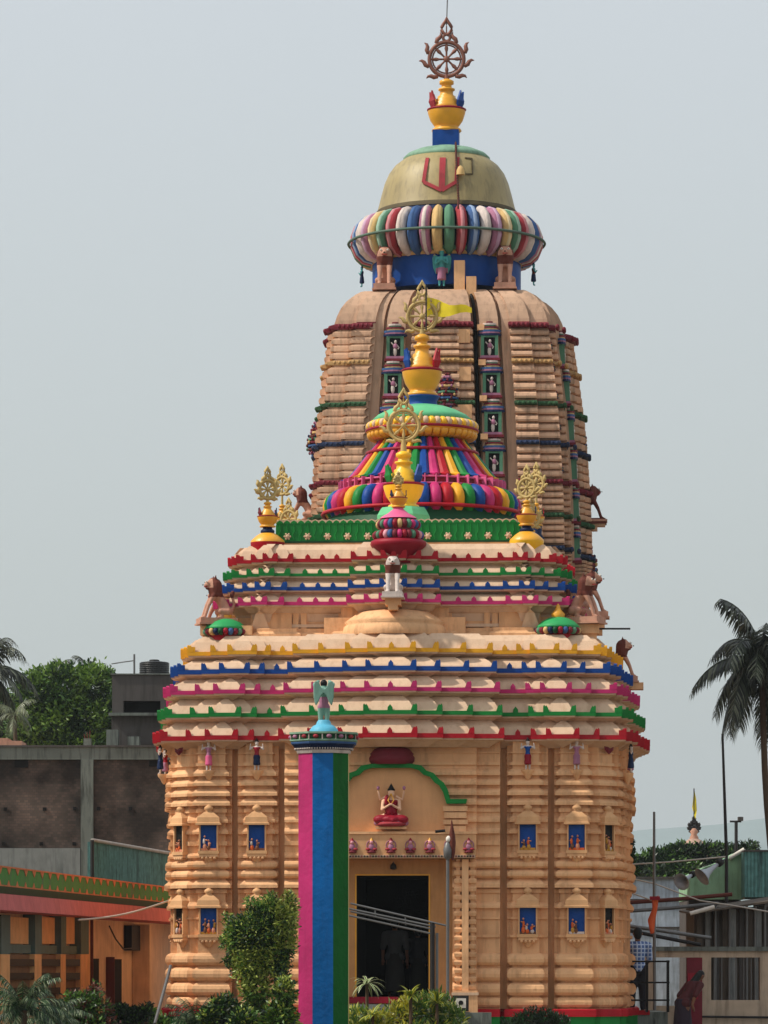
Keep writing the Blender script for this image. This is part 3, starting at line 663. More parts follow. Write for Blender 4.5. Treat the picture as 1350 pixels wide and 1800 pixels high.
g.build('scalloped_band', hall2)['label'] = 'maroon scalloped double band'
g = MB(); n_ = 44
prof = [(1.04,779),(1.10,786),(1.30,802),(1.52,822),(1.72,840),(1.80,846),(1.98,850)]
for i in range(n_):
    a = 2*PI*(i+.5)/n_; tt = Vector((-math.sin(a), math.cos(a), 0)); nn = Vector((math.cos(a), math.sin(a), .55)).normalized()
    rings = []
    for r, y in prof[::-1]:
        p = Vector((math.cos(a)*r, math.sin(a)*r, z2(y))); w_ = PI*r/n_*.97*(1 if y < 849 else .35)
        rings.append([p-tt*w_-nn*.12, p+tt*w_-nn*.12, p+tt*w_, p+tt*w_*.45+nn*.07, p-tt*w_*.45+nn*.07, p-tt*w_][::-1][::-1])
    g.loft(rings, CY[i % 5])
g.build('striped_cone', hall2)['label'] = 'bell roof of ribs striped red, yellow, green, blue and magenta'
g = MB(); g.torus(1.36, .045, DKRED, c=(0,0,z2(799)), plane='xy', n=56); g.build('cone_rail', hall2)
g = MB(); g.lathe([(1.05,z2(776)),(1.15,z2(773)),(1.3,z2(767)),(1.38,z2(761))], [YELLOW]*3, 48); g.lathe([(1.38,z2(761)),(1.40,z2(759.5)),(1.40,z2(757.5)),(1.37,z2(756))], DKRED, 48)
g.lathe([(1.36,z2(756)),(1.34,z2(750)),(1.24,z2(744)),(1.1,z2(741))], YELLOW, 48)
beadring(g, 1.37, z2(751), .13, .1, 56, [BRIGHTY, CREAM], arc=(-.3,.6), flat=.35, w=.85); beadring(g, 1.34, z2(766), .16, .12, 40, [GOLD], arc=(-.6,.2), flat=.2, w=.9)
g.build('yellow_collar', hall2)
g = MB(); g.lathe([(1.2,z2(743)),(1.24,z2(740)),(1.1,z2(731)),(.85,z2(722)),(.6,z2(716)),(.4,z2(713))], MINT, 48); g.build('cap', hall2)['label'] = 'pale green cap of the bell'
g = MB(); g.lathe([(.42,z2(716)),(.38,z2(713)),(.36,z2(706)),(.42,z2(700)),(.44,z2(697)),(.3,z2(696))], BLUE, 24); g.build('finial_base', hall2)
finial(hall2, 0, 0, z2(698), .49, 1.40, z2(556), .36, (GOLD, DKRED), (BLUE, BLUE, RED, RED, BLUE, RED), CHAKG, label='yellow pot and gilt wheel on the striped bell')
for u, nm in ((-3.22,'left'),(2.85,'right')):
    c_ = (u, -2.95); zz = 11.15
    g = MB(); g.lathe([(.34,zz-1.1),(.4,zz+.1),(.4,zz+.25),(.3,zz+.4),(.16,zz+.5),(.14,zz+.62),(.2,zz+.66),(.13,zz+.75),(.13,zz+1.0)], [BRIGHTY]*4+[NAVY]*4, 24, c_); g.build('finial_base', hall2)
    finial(hall2, u, -2.95, zz+.95, .2, .5, zz+1.95, .21, (GOLD, DKRED), (RED, NAVY, RED), CHAKG, label='yellow pot finial at the %s corner of the bell roof' % nm, rw=-.6)

# ================================================================== GREAT TOWER
A3 = (1.786, 118.5)
tower = thing('temple_tower', 'tall curved peach temple tower with khaki dome, ribbed colour ring and gilded wheel, rising behind', 'temple', (A3[0], A3[1], 0), ROT)
def z3(y): return Zp(y, 115.2)
def z3c(y): return Zp(y, 118.5)
WT = [(1700,3.40),(1100,3.40),(1000,3.38),(912,3.36),(853,3.33),(785,3.27),(715,3.19),(640,3.06),(600,2.98),(575,2.93),(560,2.91),(545,2.84),(530,2.74),(517,2.60),(508,2.46),(502,2.32),(499,2.2)]
def TW(z):
    for (ya, wa), (yb, wb_) in zip(WT, WT[1:]):
        za, zb = z3(ya), z3(yb)
        if z <= zb: return wa+(wb_-wa)*max(0, (z-za)/(zb-za))
    return WT[-1][1]
TP = [(.285,1.08,0),(.35,.99,0),(.54,1.05,0),(.63,.97,0),(.82,1.025,0),(1.0,.985,0)]
TP[-1] = (1.0,1.0,0); TP = [(.272,1.09,0),(.35,.94,0),(.53,1.055,0),(.56,.94,0),(.64,.95,0),(.83,1.03,0),(1.0,1.0,0)]
TS = [(.272,1.10,0),(.35,.94,0),(.53,1.06,0),(.56,.94,0),(.64,1.02,0),(.83,1.05,0),(1.0,1.0,0)]
TP[0] = (.272,1.10,0); TP[4] = (.64,1.02,0); TP[5] = (.83,1.05,0)
TR = [(.272,1.16,0),(.35,1.0,0),(.53,1.10,0),(.56,.98,0),(.64,1.03,0),(.83,1.05,0),(1.0,1.0,0)]
TS = {1: TR, 2: TS, 3: TS}
zs = [0, 2, 6]; z = 9.0
while z < z3(575): zs.append(z); z += .5
zs += [z3(y) for y in (575,566,558,551,545,537,530,523,517,512,508,505,502,499.5)]
g = MB(); g.loft([ring(TP, TS, 0, z, TW(z)*(.985 if z < z3(575) else 1)) for z in zs], TSMOOTH)
g.build('tower_body', tower)
# ribbed courses on the corner columns and the centre columns
SB = mat('sooty_blue', (40,54,84), stain=.5); SG = mat('sooty_green', (52,88,58), stain=.5); SY = mat('sooty_ochre', (186,148,98), stain=.5)
bands = [(1010,None),(970,SB),(912,SG),(853,MAROON),(785,SB),(715,SG),(640,SY),(575,MAROON)]
KP = [(.645,-1.055),(.83,-1.055),(.83,-1.0),(1.0,-1.0),(1.0,-.83),(1.055,-.83),(1.055,-.645),(.8,-.645),(.645,-.8)]
RP = [(-.272,-1.09),(.272,-1.09),(.272,-.9),(-.272,-.9)]
RP2 = [(-.272,-1.09),(-.15,-1.09),(-.15,-1.13),(.15,-1.13),(.15,-1.09),(.272,-1.09),(.272,-.9),(-.272,-.9)]
RP3 = [(x, y*.975) for x, y in RP2]; RP4 = [(x, y*1.045) for x, y in RP2]
def course(mb, poly, z0, h, f, m, out=.045, teeth=False):
    R = Matrix.Rotation(f*PI/2, 4, 'Z'); mb.M = R; cx = sum(p[0] for p in poly)/len(poly); rs = []
    for q, oo in ((0, 0), (.05, out*.85), (.28, out), (.6, out*.95), (.84, out*.3), (.86, -.012), (1.0, -.012)):
        w_ = TW(z0+h*q); rs.append([(cx*w_+(x-cx)*w_*(1+oo*1.2), y*w_*(1+oo) , z0+h*q) for x, y in poly])
    mb.loft(rs, m)
    if teeth:
        w_ = TW(z0); ys = [p for p in poly if p[1] < -.99]; x0 = min(p[0] for p in ys)*w_; x1 = max(p[0] for p in ys)*w_; yy = min(p[1] for p in ys)*w_*(1+out)
        n_ = max(4, int((x1-x0)/.13))
        for i in range(n_):
            x = x0+(x1-x0)*(i+.5)/n_; yl = -1.055*w_*(1+out) if (x < .83*w_ or poly is not KP) else -1.0*w_*(1+out)
            if poly is not KP: yl = (0.975 if poly is RP3 else 1.045 if poly is RP4 else 1)*-(1.13 if abs(x) < .15*w_ else 1.09)*w_*(1+out)
            mb.ell((x, yl, z0+h*.3), (.05, .06, h*.36), m, 6, 5)
        if poly is KP:
            for i in range(n_):
                y = -x0-(x1-x0)*(i+.5)/n_; xl = (1.055 if -y < .83*w_ else 1.0)*w_*(1+out*1.2)
                mb.ell((xl, y, z0+h*.3), (.06, .05, h*.36), m, 6, 5)
    mb.M = Matrix.Identity(4)
for f in range(4):
    for poly, nm in ((KP, 'corner_column'), (RP2 if f in (0, 2) else (RP4 if f == 1 else RP3), 'centre_column')):
        g = MB(); hs_ = []
        for (yb, mb_), (yt, mt) in zip(bands, bands[1:]):
            n_ = 4 if yt in (575, 640, 785) or yt > 900 else 4
            zb, zt = z3(yb), z3(yt); band = .20 if mb_ else 0
            for i in range(n_):
                hh = (zt-zb-.0-.2)/n_; course(g, poly, zb+(.2 if True else 0)+hh*i, hh, f, TPEACH)
            course(g, poly, zb, .2, f, TPEACH, .0)
            if mb_: h = MB(); course(h, poly, zb+.02, .16, f, mb_, .055, True); hs_.append(h)
        h = MB(); course(h, poly, z3(575), .2, f, MAROON, .075, True); hs_.append(h)
        # plain drum courses lower down, mostly hidden by the halls
        for i in range(20): course(g, poly, .2+i*.615, .615, f, TPEACH, .045)
        o = g.build(nm, tower); [h.build('coloured_band', o) for h in hs_]
# narrow shrines stacked between the columns
def shrine(par, f, t, zb, zt, col, depth=1.055, dark=BLACK):
    g = MB(); R = Matrix.Rotation(f*PI/2, 4, 'Z'); w_ = TW((zb+zt)/2); x = t*w_; y = -depth*w_; 
    g.M = R @ Matrix.Translation((x, y, zb)) @ Matrix.Rotation(-.035, 4, 'X'); H = zt-zb; fh = H*.52; b = .13*H
    g.box((-.30,-.16,0),(.30,.1,b*.5), MAROON); g.box((-.25,-.13,b*.5),(.25,.1,b), FPINK)
    g.box((-.24,-.12,b),(-.15,.1,b+fh), FGREEN); g.box((.15,-.12,b),(.24,.1,b+fh), FGREEN); g.box((-.15,-.12,b+fh-.05),(.15,.1,b+fh), FGREEN)
    z = b+fh
    for r, hh, m in ((.33,.06,NAVY),(.29,.05,FPINK),(.31,.06,FBLUE),(.23,.05,FYEL),(.25,.05,MAROON),(.17,.05,FGREEN),(.19,.05,FWHITE),(.09,.06,MAROON)):
        g.loft([[(r*math.cos(2*PI*j/12), -.02+min(.14, r*.55)*math.sin(2*PI*j/12), zz) for j in range(12)] for zz in (z, z+hh*.3, z+hh)], m); z += hh*H/1.15
    o = g.build('niche_shrine', par)
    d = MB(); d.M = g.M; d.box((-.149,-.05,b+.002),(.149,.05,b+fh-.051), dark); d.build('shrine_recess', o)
    s_ = MB(); s_.M = g.M; zc = b; k = fh*.86
    s_.ell((0,-.09,zc+k*.28),(.055,.04,k*.28), FWHITE, 8, 6); s_.ell((.01,-.1,zc+k*.58),(.07,.045,k*.17), FWHITE if f else FPINK, 8, 6); s_.ell((.015,-.1,zc+k*.84),(.04,.04,k*.11), FWHITE, 8, 6)
    s_.tube([(.05,-.1,zc+k*.66),(.11,-.1,zc+k*.5),(.08,-.12,zc+k*.4)], .018, FWHITE, 5); s_.tube([(-.05,-.1,zc+k*.66),(-.11,-.1,zc+k*.8)], .018, FWHITE, 5)
    s_.build('carved_figure', o)
for f in (0, 1, 3):
    for t in (-.44, .44):
        for yb, yt in ((634,566),(701,633),(771,702),(841,772),(911,842),(981,912)):
            shrine(tower, f, t, z3(yb), z3(yt), FGREEN, 1.055 if f == 0 else 1.06 if f == 3 else 1.10)
# miniature spires, brackets and lions on the side faces
def mini_spire(par, f, t, d, z0, s, label=None):
    g = MB(); g.M = Matrix.Rotation(f*PI/2, 4, 'Z') @ Matrix.Translation((t, -d, z0)) @ Matrix.Scale(s, 4)
    cs = [MAROON, FPINK, LIONM, FBLUE, MAROON, FGREEN, LIONM, FYEL, MAROON, NAVY, FPINK, MAROON]
    z = 0
    for i, r in enumerate((.34,.44,.52,.55,.54,.50,.46,.41,.36,.30,.24,.15)):
        g.lathe([(r*.8, z),(r, z+.03),(r, z+.09),(r*.75, z+.14)], cs[i], 10, smooth=False)
        for k in range(6):
            a = k*PI/3+.3*i; g.ell((r*math.cos(a), r*math.sin(a), z+.07), (.06,.06,.07), cs[(i+3) % 12], 6, 4)
        z += .135
    o = g.build('miniature_spire', par)
    if label: o['label'] = label
    return o
for f in (1, 3):
    w1 = TW(z3(740)); 
    mini_spire(tower, f, 0, 3.62, z3(778), .70); mini_spire(tower, f, -1.4, 1.02*w1, z3(766), .45); mini_spire(tower, f, 1.4, 1.02*w1, z3(766), .45)
    w2 = TW(z3(960)); mini_spire(tower, f, 0, 3.8, z3(1010), .92); mini_spire(tower, f, -1.5, 1.04*w2, z3(840), .3); mini_spire(tower, f, -1.4, 1.04*w2, z3(950), .4)
    g = MB(); g.M = Matrix.Rotation(f*PI/2, 4, 'Z'); g.box((-.22,-4.52,z3(905)),(.22,-3.4,z3(897)), TPEACH); g.box((-.16,-4.3,z3(913)),(.16,-3.4,z3(905)), TPEACH); g.box((-.27,-4.58,z3(897)),(.27,-3.4,z3(893)), LIONB); g.build('lion_bracket', tower)
    for tt_, yy in ((-2.6,600),(-2.75,640),(-2.85,690),(-2.9,745),(-3.0,820)):
        mini_spire(tower, f, tt_, TW(z3(yy))*.99, z3(yy+12), .2)
mini_spire(tower, 0, .15, 1.115*TW(z3(700))+.05, z3(722), .62, 'small coloured spire on the tower front')
# waist, ribbed disc, dome
R3 = 118.5/F
g = MB(); g.lathe([(2.12,z3c(520)),(2.12,z3c(468))], BLUE, 64); g.lathe([(2.12,z3c(468)),(2.2,z3c(467)),(2.2,z3c(462))], FYEL, 64); g.lathe([(2.2,z3c(462)),(2.32,z3c(461)),(2.32,z3c(455)),(2.2,z3c(454))], FGREEN, 64)
g.build('waist_drum', tower)['label'] = 'blue drum under the ribbed disc'
g = MB(); g.lathe([(2.15,z3c(458)),(2.2,z3c(440)),(2.2,z3c(400)),(2.15,z3c(388)),(2.0,z3c(380))], NAVY, 64)
beadring(g, 2.64, z3c(427), .48, .60, 46, [FRED, FBLUE, FWHITE, FPINK, FYEL, FGREEN, FRED, FWHITE, FBLUE, FPINK, FYEL, FGREEN], arc=(-.5,.62), flat=.6, w=.88)
beadring(g, 2.715, z3c(427), .54, .66, 46, [mat('lit_faded_red', (190,126,130), stain=.3), mat('lit_faded_blue', (136,156,186), stain=.3), FWHITE, mat('lit_faded_violet', (186,152,176), stain=.3), mat('lit_faded_ochre', (212,192,152), stain=.3), mat('lit_faded_green', (150,180,160), stain=.3), MATS['lit_faded_red'] if 'lit_faded_red' in MATS else FWHITE, FWHITE, FBLUE, FWHITE, FYEL, FGREEN], arc=(-.5,.62), flat=.6, w=.42)  # paler strip on each rib puts light-and-dark shading, plus fading, into the colour
g.build('ribbed_disc', tower)['label'] = 'broad disc of bulging ribs in faded colours'
g = MB(); g.torus(2.80, .04, mat('dull_rail_green', (84,104,92)), c=(0,0,z3c(430)), plane='xy', n=80); g.build('disc_rail', tower)
g = MB(); g.lathe([(2.05,z3c(381)),(2.03,z3c(376)),(1.98,z3c(373))], OLIVED, 64)
g.lathe([(1.98,z3c(373)),(1.94,z3c(365)),(1.86,z3c(345)),(1.77,z3c(325)),(1.65,z3c(308)),(1.48,z3c(294)),(1.27,z3c(284)),(1.2,z3c(281))], OLIVE, 72)
dome = g.build('dome', tower)
g = MB(); g.lathe([(1.22,z3c(282)),(1.24,z3c(279)),(1.12,z3c(272)),(.85,z3c(265)),(.5,z3c(260)),(.3,z3c(258))], SAGE, 48); g.build('dome_cap', tower)
def dome_r(z):
    pr = [(z3c(373),1.98),(z3c(365),1.94),(z3c(345),1.86),(z3c(325),1.77),(z3c(308),1.65),(z3c(294),1.48),(z3c(284),1.27)]
    for (za, ra), (zb, rb) in zip(pr, pr[1:]):
        if z <= zb: return ra+(rb-ra)*(z-za)/(zb-za)
    return 1.27
def strip(mb, pts, wd, m, th=.05):                    # a raised band following the dome
    for (x0, y0), (x1, y1) in zip(pts, pts[1:]):
        for q in range(6):
            a, b = q/6, (q+1)/6; rs = []
            for t in (a, b):
                x = (x0+(x1-x0)*t-785)*R3; z = z3c(y0+(y1-y0)*t)-.18; 
                dx, dz = x1-x0, -(y1-y0); L = math.hypot(dx, dz); nx, nz = -dz/L*wd, dx/L*wd; r_ = []
                for sg, ex in ((-1, 0), (1, 0), (1, th), (-1, th)):
                    X = x+nx*sg; Z = z+nz*sg; r = dome_r(Z)+ex; X2 = max(-r*.98, min(r*.98, X)); r_.append((X2, -math.sqrt(max(.01, r*r-X2*X2)), Z))
                rs.append(r_)
            mb.loft(rs, m)
g = MB(); strip(g, [(755,283),(749,329),(781,346)], .05, FRED); strip(g, [(782,284),(781,345)], .085, RED if False else FRED); strip(g, [(781,346),(806,330),(808,283)], .05, FRED); g.build('forehead_mark', dome)['label'] = 'faded red U shaped mark with a centre bar'
g = MB(); strip(g, [(820,283),(832,283),(834,314),(822,315)], .02, OLIVED, .03); g.build('patch_panel', dome)
g = MB(); g.box((-.39,-.39,z3c(262)),(.36,.36,z3c(232)), BLUE); g.build('finial_base', tower)['label'] = 'blue square block under the top pot'
finial(tower, 0, 0, z3c(233), .54, 1.38, z3c(104), .49, (GOLD, DKRED), (FRED, FRED, BLUE, BLUE, FRED, BLUE), CHAK, label='topmost yellow pot and bronze wheel on the great tower')
g = MB(); a = z3c(32); g.tube([(0,0,a-.2),(.02,0,a+.4),(.07,0,a+1.4)], .018, STEEL, 5); g.build('lightning_rod', tower)
g = MB(); pts = []
for i in range(60):
    t = i/59; y = 262+t*138; z = z3c(y)
    x = (803+t*9-785)*R3; r = (dome_r(z)+.06) if y < 373 else 2.0+(y-373)*.045*.9
    if y < 284: r = .9+(y-262)*.019
    pts.append(Vector((x, -math.sqrt(max(.01, r*r-x*x))-.05, z)))
for i, p in enumerate(pts): g.ell(p, (.035 if i % 2 else .02, .03, .05), LIONM if i % 2 else IRON, 6, 4)
g.tube(pts, .012, IRON, 4); g.build('hanging_chain', tower)
g = MB(); z = z3c(322); g.lathe([(.12,z-.12),(.11,z),(.07,z+.1),(.02,z+.14)], FYEL, 14, (.46,-1.86)); g.build('dome_bell', tower)
# cream blocks beside the pipe in the right-hand gap
g = MB(); w0 = TW(z3(700)); pts = [(.31*TW(z3(y)), -TW(z3(y))*1.0-.02, z3(y)) for y in (985,900,800,700,640,600,575,550,530,515,507)]
g.tube(pts, .05, BLACK, 6); g.build('drain_pipe', tower)
for y in (575,638,702,770,838,905):
    g = MB(); w_ = TW(z3(y)); g.box((.33*w_,-1.11*w_,z3(y+5)),(.33*w_+.2,-.98*w_,z3(y-5)), PEACH); g.build('pipe_bracket', tower)
for y in (590,658,725):
    g = MB(); w_ = TW(z3(y)); g.box((.14*w_,-1.165*w_,z3(y+14)),(.262*w_,-1.1*w_,z3(y-10)), PEACH); g.build('plaster_patch', tower)
g = MB(); g.box((.30,-2.5,z3(503)),(.60,-2.2,z3(449)), PEACH); g.box((.64,-2.55,z3(520)),(.92,-2.2,z3(478)), PEACH); g.build('roof_post', tower)['label'] = 'pair of plain square posts on the tower shoulder'

# ================================================================== statues standing on the temples
def L3(u, v, z): return local(A3, u, v, z)
def L1(u, v, z): return local(A1, u, v, z)
gl = 'guardian lions on the temple'
def Ls(px): return (px-HX)/F
zt_ = z3(500)
lion(L3(-1.66,-1.95,z3(489)), ROT, 1.15, 'left seated lion of the pair under the ribbed disc of the tall tower', gl)
lion(L3(1.72,-1.95,z3(489)), ROT, 1.15, 'right seated lion of the pair under the ribbed disc of the tall tower', gl)
statue_fig('kneeling_figure', L3(-.05,-2.3,z3(493)), ROT, 1.0, 'turquoise praying figure between the two lions under the ribbed disc of the tower', None, [TURQ, TURQ, FPINK, FYEL], 'statue', arms='pray', wings=True)
statue_fig('shoulder_figure', L3(-2.42,.0,z3c(503)), ROT-PI/2, .55, 'small dark figure on the left shoulder of the tall tower', 'small figures on the tower shoulder', [TURQ, NAVY, NAVY, NAVY], 'statue', arms='pray')
statue_fig('shoulder_figure', L3(2.48,.0,z3c(503)), ROT+PI/2, .6, 'small dark figure on the right shoulder of the tall tower', 'small figures on the tower shoulder', [TURQ, LIONM, NAVY, NAVY], 'statue', arms='pray')
lion(L3(-4.08,-.1,z3(892)), ROT-PI/2, 1.0, 'dark lion jutting from the left side of the tall tower', gl, LIONB, LIONM)
lion(L3(4.08,0,z3(892)), ROT+PI/2, 1.0, 'dark lion jutting from the right side of the tall tower', gl, LIONM, LIONM)
lion(L1(-3.78,-3.85,Zp(1088,88.3)), ROT-PI/2*.8, .92, 'brown maned lion on the left corner of the front roof, above a green dome', gl)
lion(L1(3.98,-3.4,Zp(1088,88.6)), ROT+PI/2*.75, .95, 'nearer of the two tan lions on the right corner of the front roof', gl)
lion(L1(4.1,-.2,Zp(1080,92)), ROT+PI/2, .95, 'farther of the two lions on the right side of the front roof', gl)
lion(L1(-4.1,0,Zp(1095,92)), ROT-PI/2, .80, 'lion in the middle of the left side of the front roof', gl)
lion(L1(4.78,-.2,Zp(1193,92)), ROT+PI/2, .88, 'brown lion at the far right end of the blue and yellow eaves', gl)
o = lion(L1(.02,-5.05,Zp(1043,86.95)), ROT, .82, 'dark maned lion facing forward on a bracket in the middle of the front roof', gl, FWHITE, LIONM)
g = MB(); z = Zp(1073,87)
for q0, q1, hw in ((0,.1,.1),(.1,.3,.16)): g.box((-hw+.02,-5.2,z+q0),(hw+.02,-4.3,z+q1-.001), PEACH)
g.build('lion_bracket', hall)
for u, v, y, dx in ((-3.78,-3.85,1088,-1),(3.98,-3.4,1088,1),(4.1,-.2,1080,1),(-4.1,0,1095,-1)):
    g = MB(); z = Zp(y, 92+v)-.14; g.box((min(u-.35*1,u*.8),v-.22,z-.2),(max(u+.35,u*.8),v+.22,z-.003), PEACH); g.box((min(u-.3*1,u*.8),v-.16,z-.34),(max(u+.3,u*.8),v+.16,z-.2), PEACH); g.build('lion_bracket', hall)
g = MB(); z = Zp(1193,92)-.125; g.box((4.3,-.42,z-.15),(5.3,.05,z-.003), PEACH); g.build('lion_bracket', hall)
g = MB(); z = Zp(1104, 90); g.tube([(3.9,-1.6,z),(5.0,-1.8,z-.02)], .022, BLACK, 6); g.build('spout_pipe', hall)
# dancers under the eaves
dz = Zp(1353, 86.9); sets = [(-3.86, 4.93, [FWHITE, FPINK, PINK, NAVY], 'pale dancer with a pink skirt under the red eaves, nearest the left corner'),
      (-2.84, 5.03, [FWHITE, DKRED, NAVY, BLACK], 'dancer in red bodice and blue skirt under the red eaves, left of the striped pillar'),
      (2.84, 5.03, [FWHITE, BLUE, DKRED, BLACK], 'dancer in blue bodice and red skirt under the red eaves, right of the doorway'),
      (3.86, 4.93, [FWHITE, FPINK, FPINK, NAVY], 'pale violet dancer under the red eaves, nearest the right corner')]
for u, d, cs, lb in sets:
    statue_fig('dancer_statue', L1(u, -d-.06, dz), ROT, .60, lb, 'dancers under the eaves', cs, arms='up')
    g = MB(); g.M = Matrix.Translation((u, -d+.02, dz)); g.lathe([(.02,-.22),(.05,-.18),(.09,-.1),(.13,-.06),(.14,-.005)], PEACH, 14); g.build('figure_bracket', hall)
for f, lab in ((1, 'right'), (3, 'left')):
    for k_, t in enumerate((-3.86, -2.84)) if f == 1 else enumerate((3.86, 2.84)):
        v_ = t; sg = 1 if f == 1 else -1
        cs = [[FWHITE, NAVY, NAVY, BLACK],[FWHITE, DKRED, FPINK, BLACK]][k_]
        statue_fig('dancer_statue', L1(sg*5.0, -abs(t), dz-.02), ROT+sg*PI/2, .56, ('nearer' if k_ == 0 else 'farther')+' of the dancers under the eaves round the '+lab+' corner', 'dancers under the eaves', cs, arms='up')
        g = MB(); g.M = Matrix.Translation((sg*4.92, -abs(t), dz-.02)); g.lathe([(.02,-.22),(.05,-.18),(.09,-.1),(.13,-.06),(.14,-.005)], PEACH, 14); g.build('figure_bracket', hall)
# goddess over the door
gz = Zp(1462, 86.6)+.05
gd = thing('goddess_statue', 'seated goddess in a red sari on a pink lotus over the doorway', 'statue', L1(0,-5.42,gz), ROT)
o = statue_fig('figure', (0,0,.04), 0, 1.08, None, None, [SKIN if False else mat('pale_skin_paint',(226,182,150)), DKRED, DKRED, BLACK], parent=gd, arms='pray', seated=True); 
g = MB(); g.box((-.32,-.13,0),(.32,.14,.05), PEACH); g.lathe([(.2,.05),(.33,.09),(.3,.14),(.2,.16)], FRED, 20)
for i in range(10):
    a = PI+PI*i/9; g.ell((.31*math.cos(a),.13*math.sin(a)*1.6,.13),(.055,.03,.06), FPINK, 8, 5)
g.build('lotus_seat', gd)
g = MB()
for sx in (-1, 1):
    g.tube([(sx*.1,.02,.68),(sx*.24,.0,.62),(sx*.27,-.03,.80)], [.035,.03,.022], MATS['pale_skin_paint'], 7); g.ell((sx*.27,-.03,.86),(.035,.03,.045), FPINK, 8, 5)
g.tube([(0,-.11,.74),(.06,-.13,.60),(0,-.15,.5),(-.06,-.13,.60),(0,-.11,.74)], .014, GOLD, 5); g.build('upper_arms', gd)
g = MB()
for c_, r_ in (((-.2,-.12,.2),(.17,.1,.1)),((.2,-.12,.2),(.17,.1,.1)),((0,-.16,.2),(.2,.1,.09)),((0,-.03,.42),(.13,.13,.2)),((-.09,-.06,.6),(.05,.08,.12))): g.ell(c_, r_, DKRED, 12, 8)
g.build('sari', gd)
# flag and second flag on the wheel of the bell roof
g = MB(); flagm = mat('yellow_flag_cloth', (226,206,50), rough=.8, var=.15, bump=.05, trans=.3)
pz = z2(556)+.25; rows = []
for i in range(9):
    t = i/8; rows.append([(A2[0]+.12+t*1.1, 101.9+.10*math.sin(t*7), pz+.18-.25*t+.05*math.sin(t*9)), (A2[0]+.12+t*1.1, 101.9+.12*math.sin(t*7+.6), pz-.30+.12*t+.04*math.sin(t*8+1))])
vs = [p for r in rows for p in r]; fs = [(2*i, 2*i+1, 2*i+3, 2*i+2) for i in range(8)]
g.add(vs, fs, flagm, True); g.tube([(A2[0]+.1,101.9,pz-.6),(A2[0]+.1,101.9,pz+.5)], .02, IRON, 5)
tag(g.build('pennant'), 'yellow cloth pennant fluttering from the wheel above the striped bell roof', 'flag')

# ================================================================== striped garuda pillar
pc = P(568.5, 1700, 76); pil = thing('striped_pillar', 'tall octagonal pillar striped pink, blue and green in front of the hall', 'pillar', (pc.x, 76.5, 0))
KP_ = 76/F; r8 = 44*KP_/math.cos(PI/8)*1.0; zt8 = Zp(1322, 76)
octm = [mat('pillar_pink', (170,38,98), rough=.6, var=.16, scale=1.5, stain=.35, bump=.4, detail=9, stain_rgb=(120,30,70)), mat('pillar_blue', (0,98,168), rough=.6, var=.16, scale=1.5, stain=.35, bump=.4, detail=9, stain_rgb=(0,54,100)), mat('pillar_green', (0,94,28), rough=.6, var=.16, scale=1.5, stain=.35, bump=.4, detail=9, stain_rgb=(0,50,20)), mat('pillar_cream', (210,184,120), rough=.4), MAROON, BLUE, GREEN, YELLOW]
g = MB(); tw = .035
pt = [(r8*math.cos(-PI/2+PI/8+i*PI/4-tw*0-.03), r8*math.sin(-PI/2+PI/8+i*PI/4-.03)) for i in range(8)]
for i in range(8):
    a, b = pt[i], pt[(i+1) % 8]
    m = octm[[2,3,7,4,5,6,0,1][i]]
    zc0 = 0
    for z0, z1 in ((0,1.3),(1.3,2.2),(2.2,3.1),(3.1,4.0),(4.0,4.9),(4.9,zt8)):
        g.add([(a[0],a[1],z0),(b[0],b[1],z0),(b[0],b[1],z1),(a[0],a[1],z1)], [(0,1,2,3)], m)
g.build('shaft', pil)
def z76(y): return Zp(y, 76)
def oring(r, z): return [(r*math.cos(PI/8+i*PI/4-.03), r*math.sin(PI/8+i*PI/4-.03), z) for i in range(8)]
g = MB(); k = KP_/math.cos(PI/8)
g.loft([oring(46*k,z76(1323)), oring(47*k,z76(1320)), oring(47*k,z76(1317))], FWHITE); g.loft([oring(47.5*k,z76(1317)), oring(52*k,z76(1312)), oring(55*k,z76(1307))], NAVY); g.loft([oring(56*k,z76(1307)), oring(57*k,z76(1305)), oring(57*k,z76(1303))], FBLUE)
g.loft([oring(57*k,z76(1303)), oring(59*k,z76(1301)), oring(59*k,z76(1299))], SAGE); g.loft([oring(56*k,z76(1299)), oring(56*k,z76(1289))], DKGREEN); g.loft([oring(59*k,z76(1290)), oring(60*k,z76(1289)), oring(60*k,z76(1286))], SAGE)
for i in range(8):
    a0 = -.03+i*PI/4; x0, y0, x1, y1 = [math.cos(a0-PI/8)*57*k, math.sin(a0-PI/8)*57*k, math.cos(a0+PI/8)*57*k, math.sin(a0+PI/8)*57*k]
    for q in (0, 1, 2):
        t = q/2; X, Y_ = x0+(x1-x0)*t, y0+(y1-y0)*t; g.tube([(X,Y_,z76(1300)),(X,Y_,z76(1288))], .014, FWHITE, 5)
    for q in (.25, .75): X, Y_ = x0+(x1-x0)*q, y0+(y1-y0)*q; g.ell((X,Y_,z76(1294)),(.055,.055,.04), FPINK if (i+int(q*2)) % 2 else FRED, 8, 5)
    for q in range(9): t = (q+.5)/9; X, Y_ = (x0+(x1-x0)*t)*.88, (y0+(y1-y0)*t)*.88; g.ell((X,Y_,z76(1315)),(.018,.018,.02), FWHITE, 6, 4)
g.build('capital', pil)
gar = thing('winged_statue', 'turquoise winged figure seen from behind on top of the striped pillar', 'statue', (pc.x, 76.5, z76(1286)))
g = MB(); g.lathe([(.27,0),(.26,.06),(.2,.13),(.14,.16),(.13,.2),(.10,.24)], mat('sky_blue_paint', (90,170,200), rough=.5), 24); g.build('base', gar)
a = MB(); T_ = mat('statue_sea_green', (116,156,142), rough=.6, stain=.3)
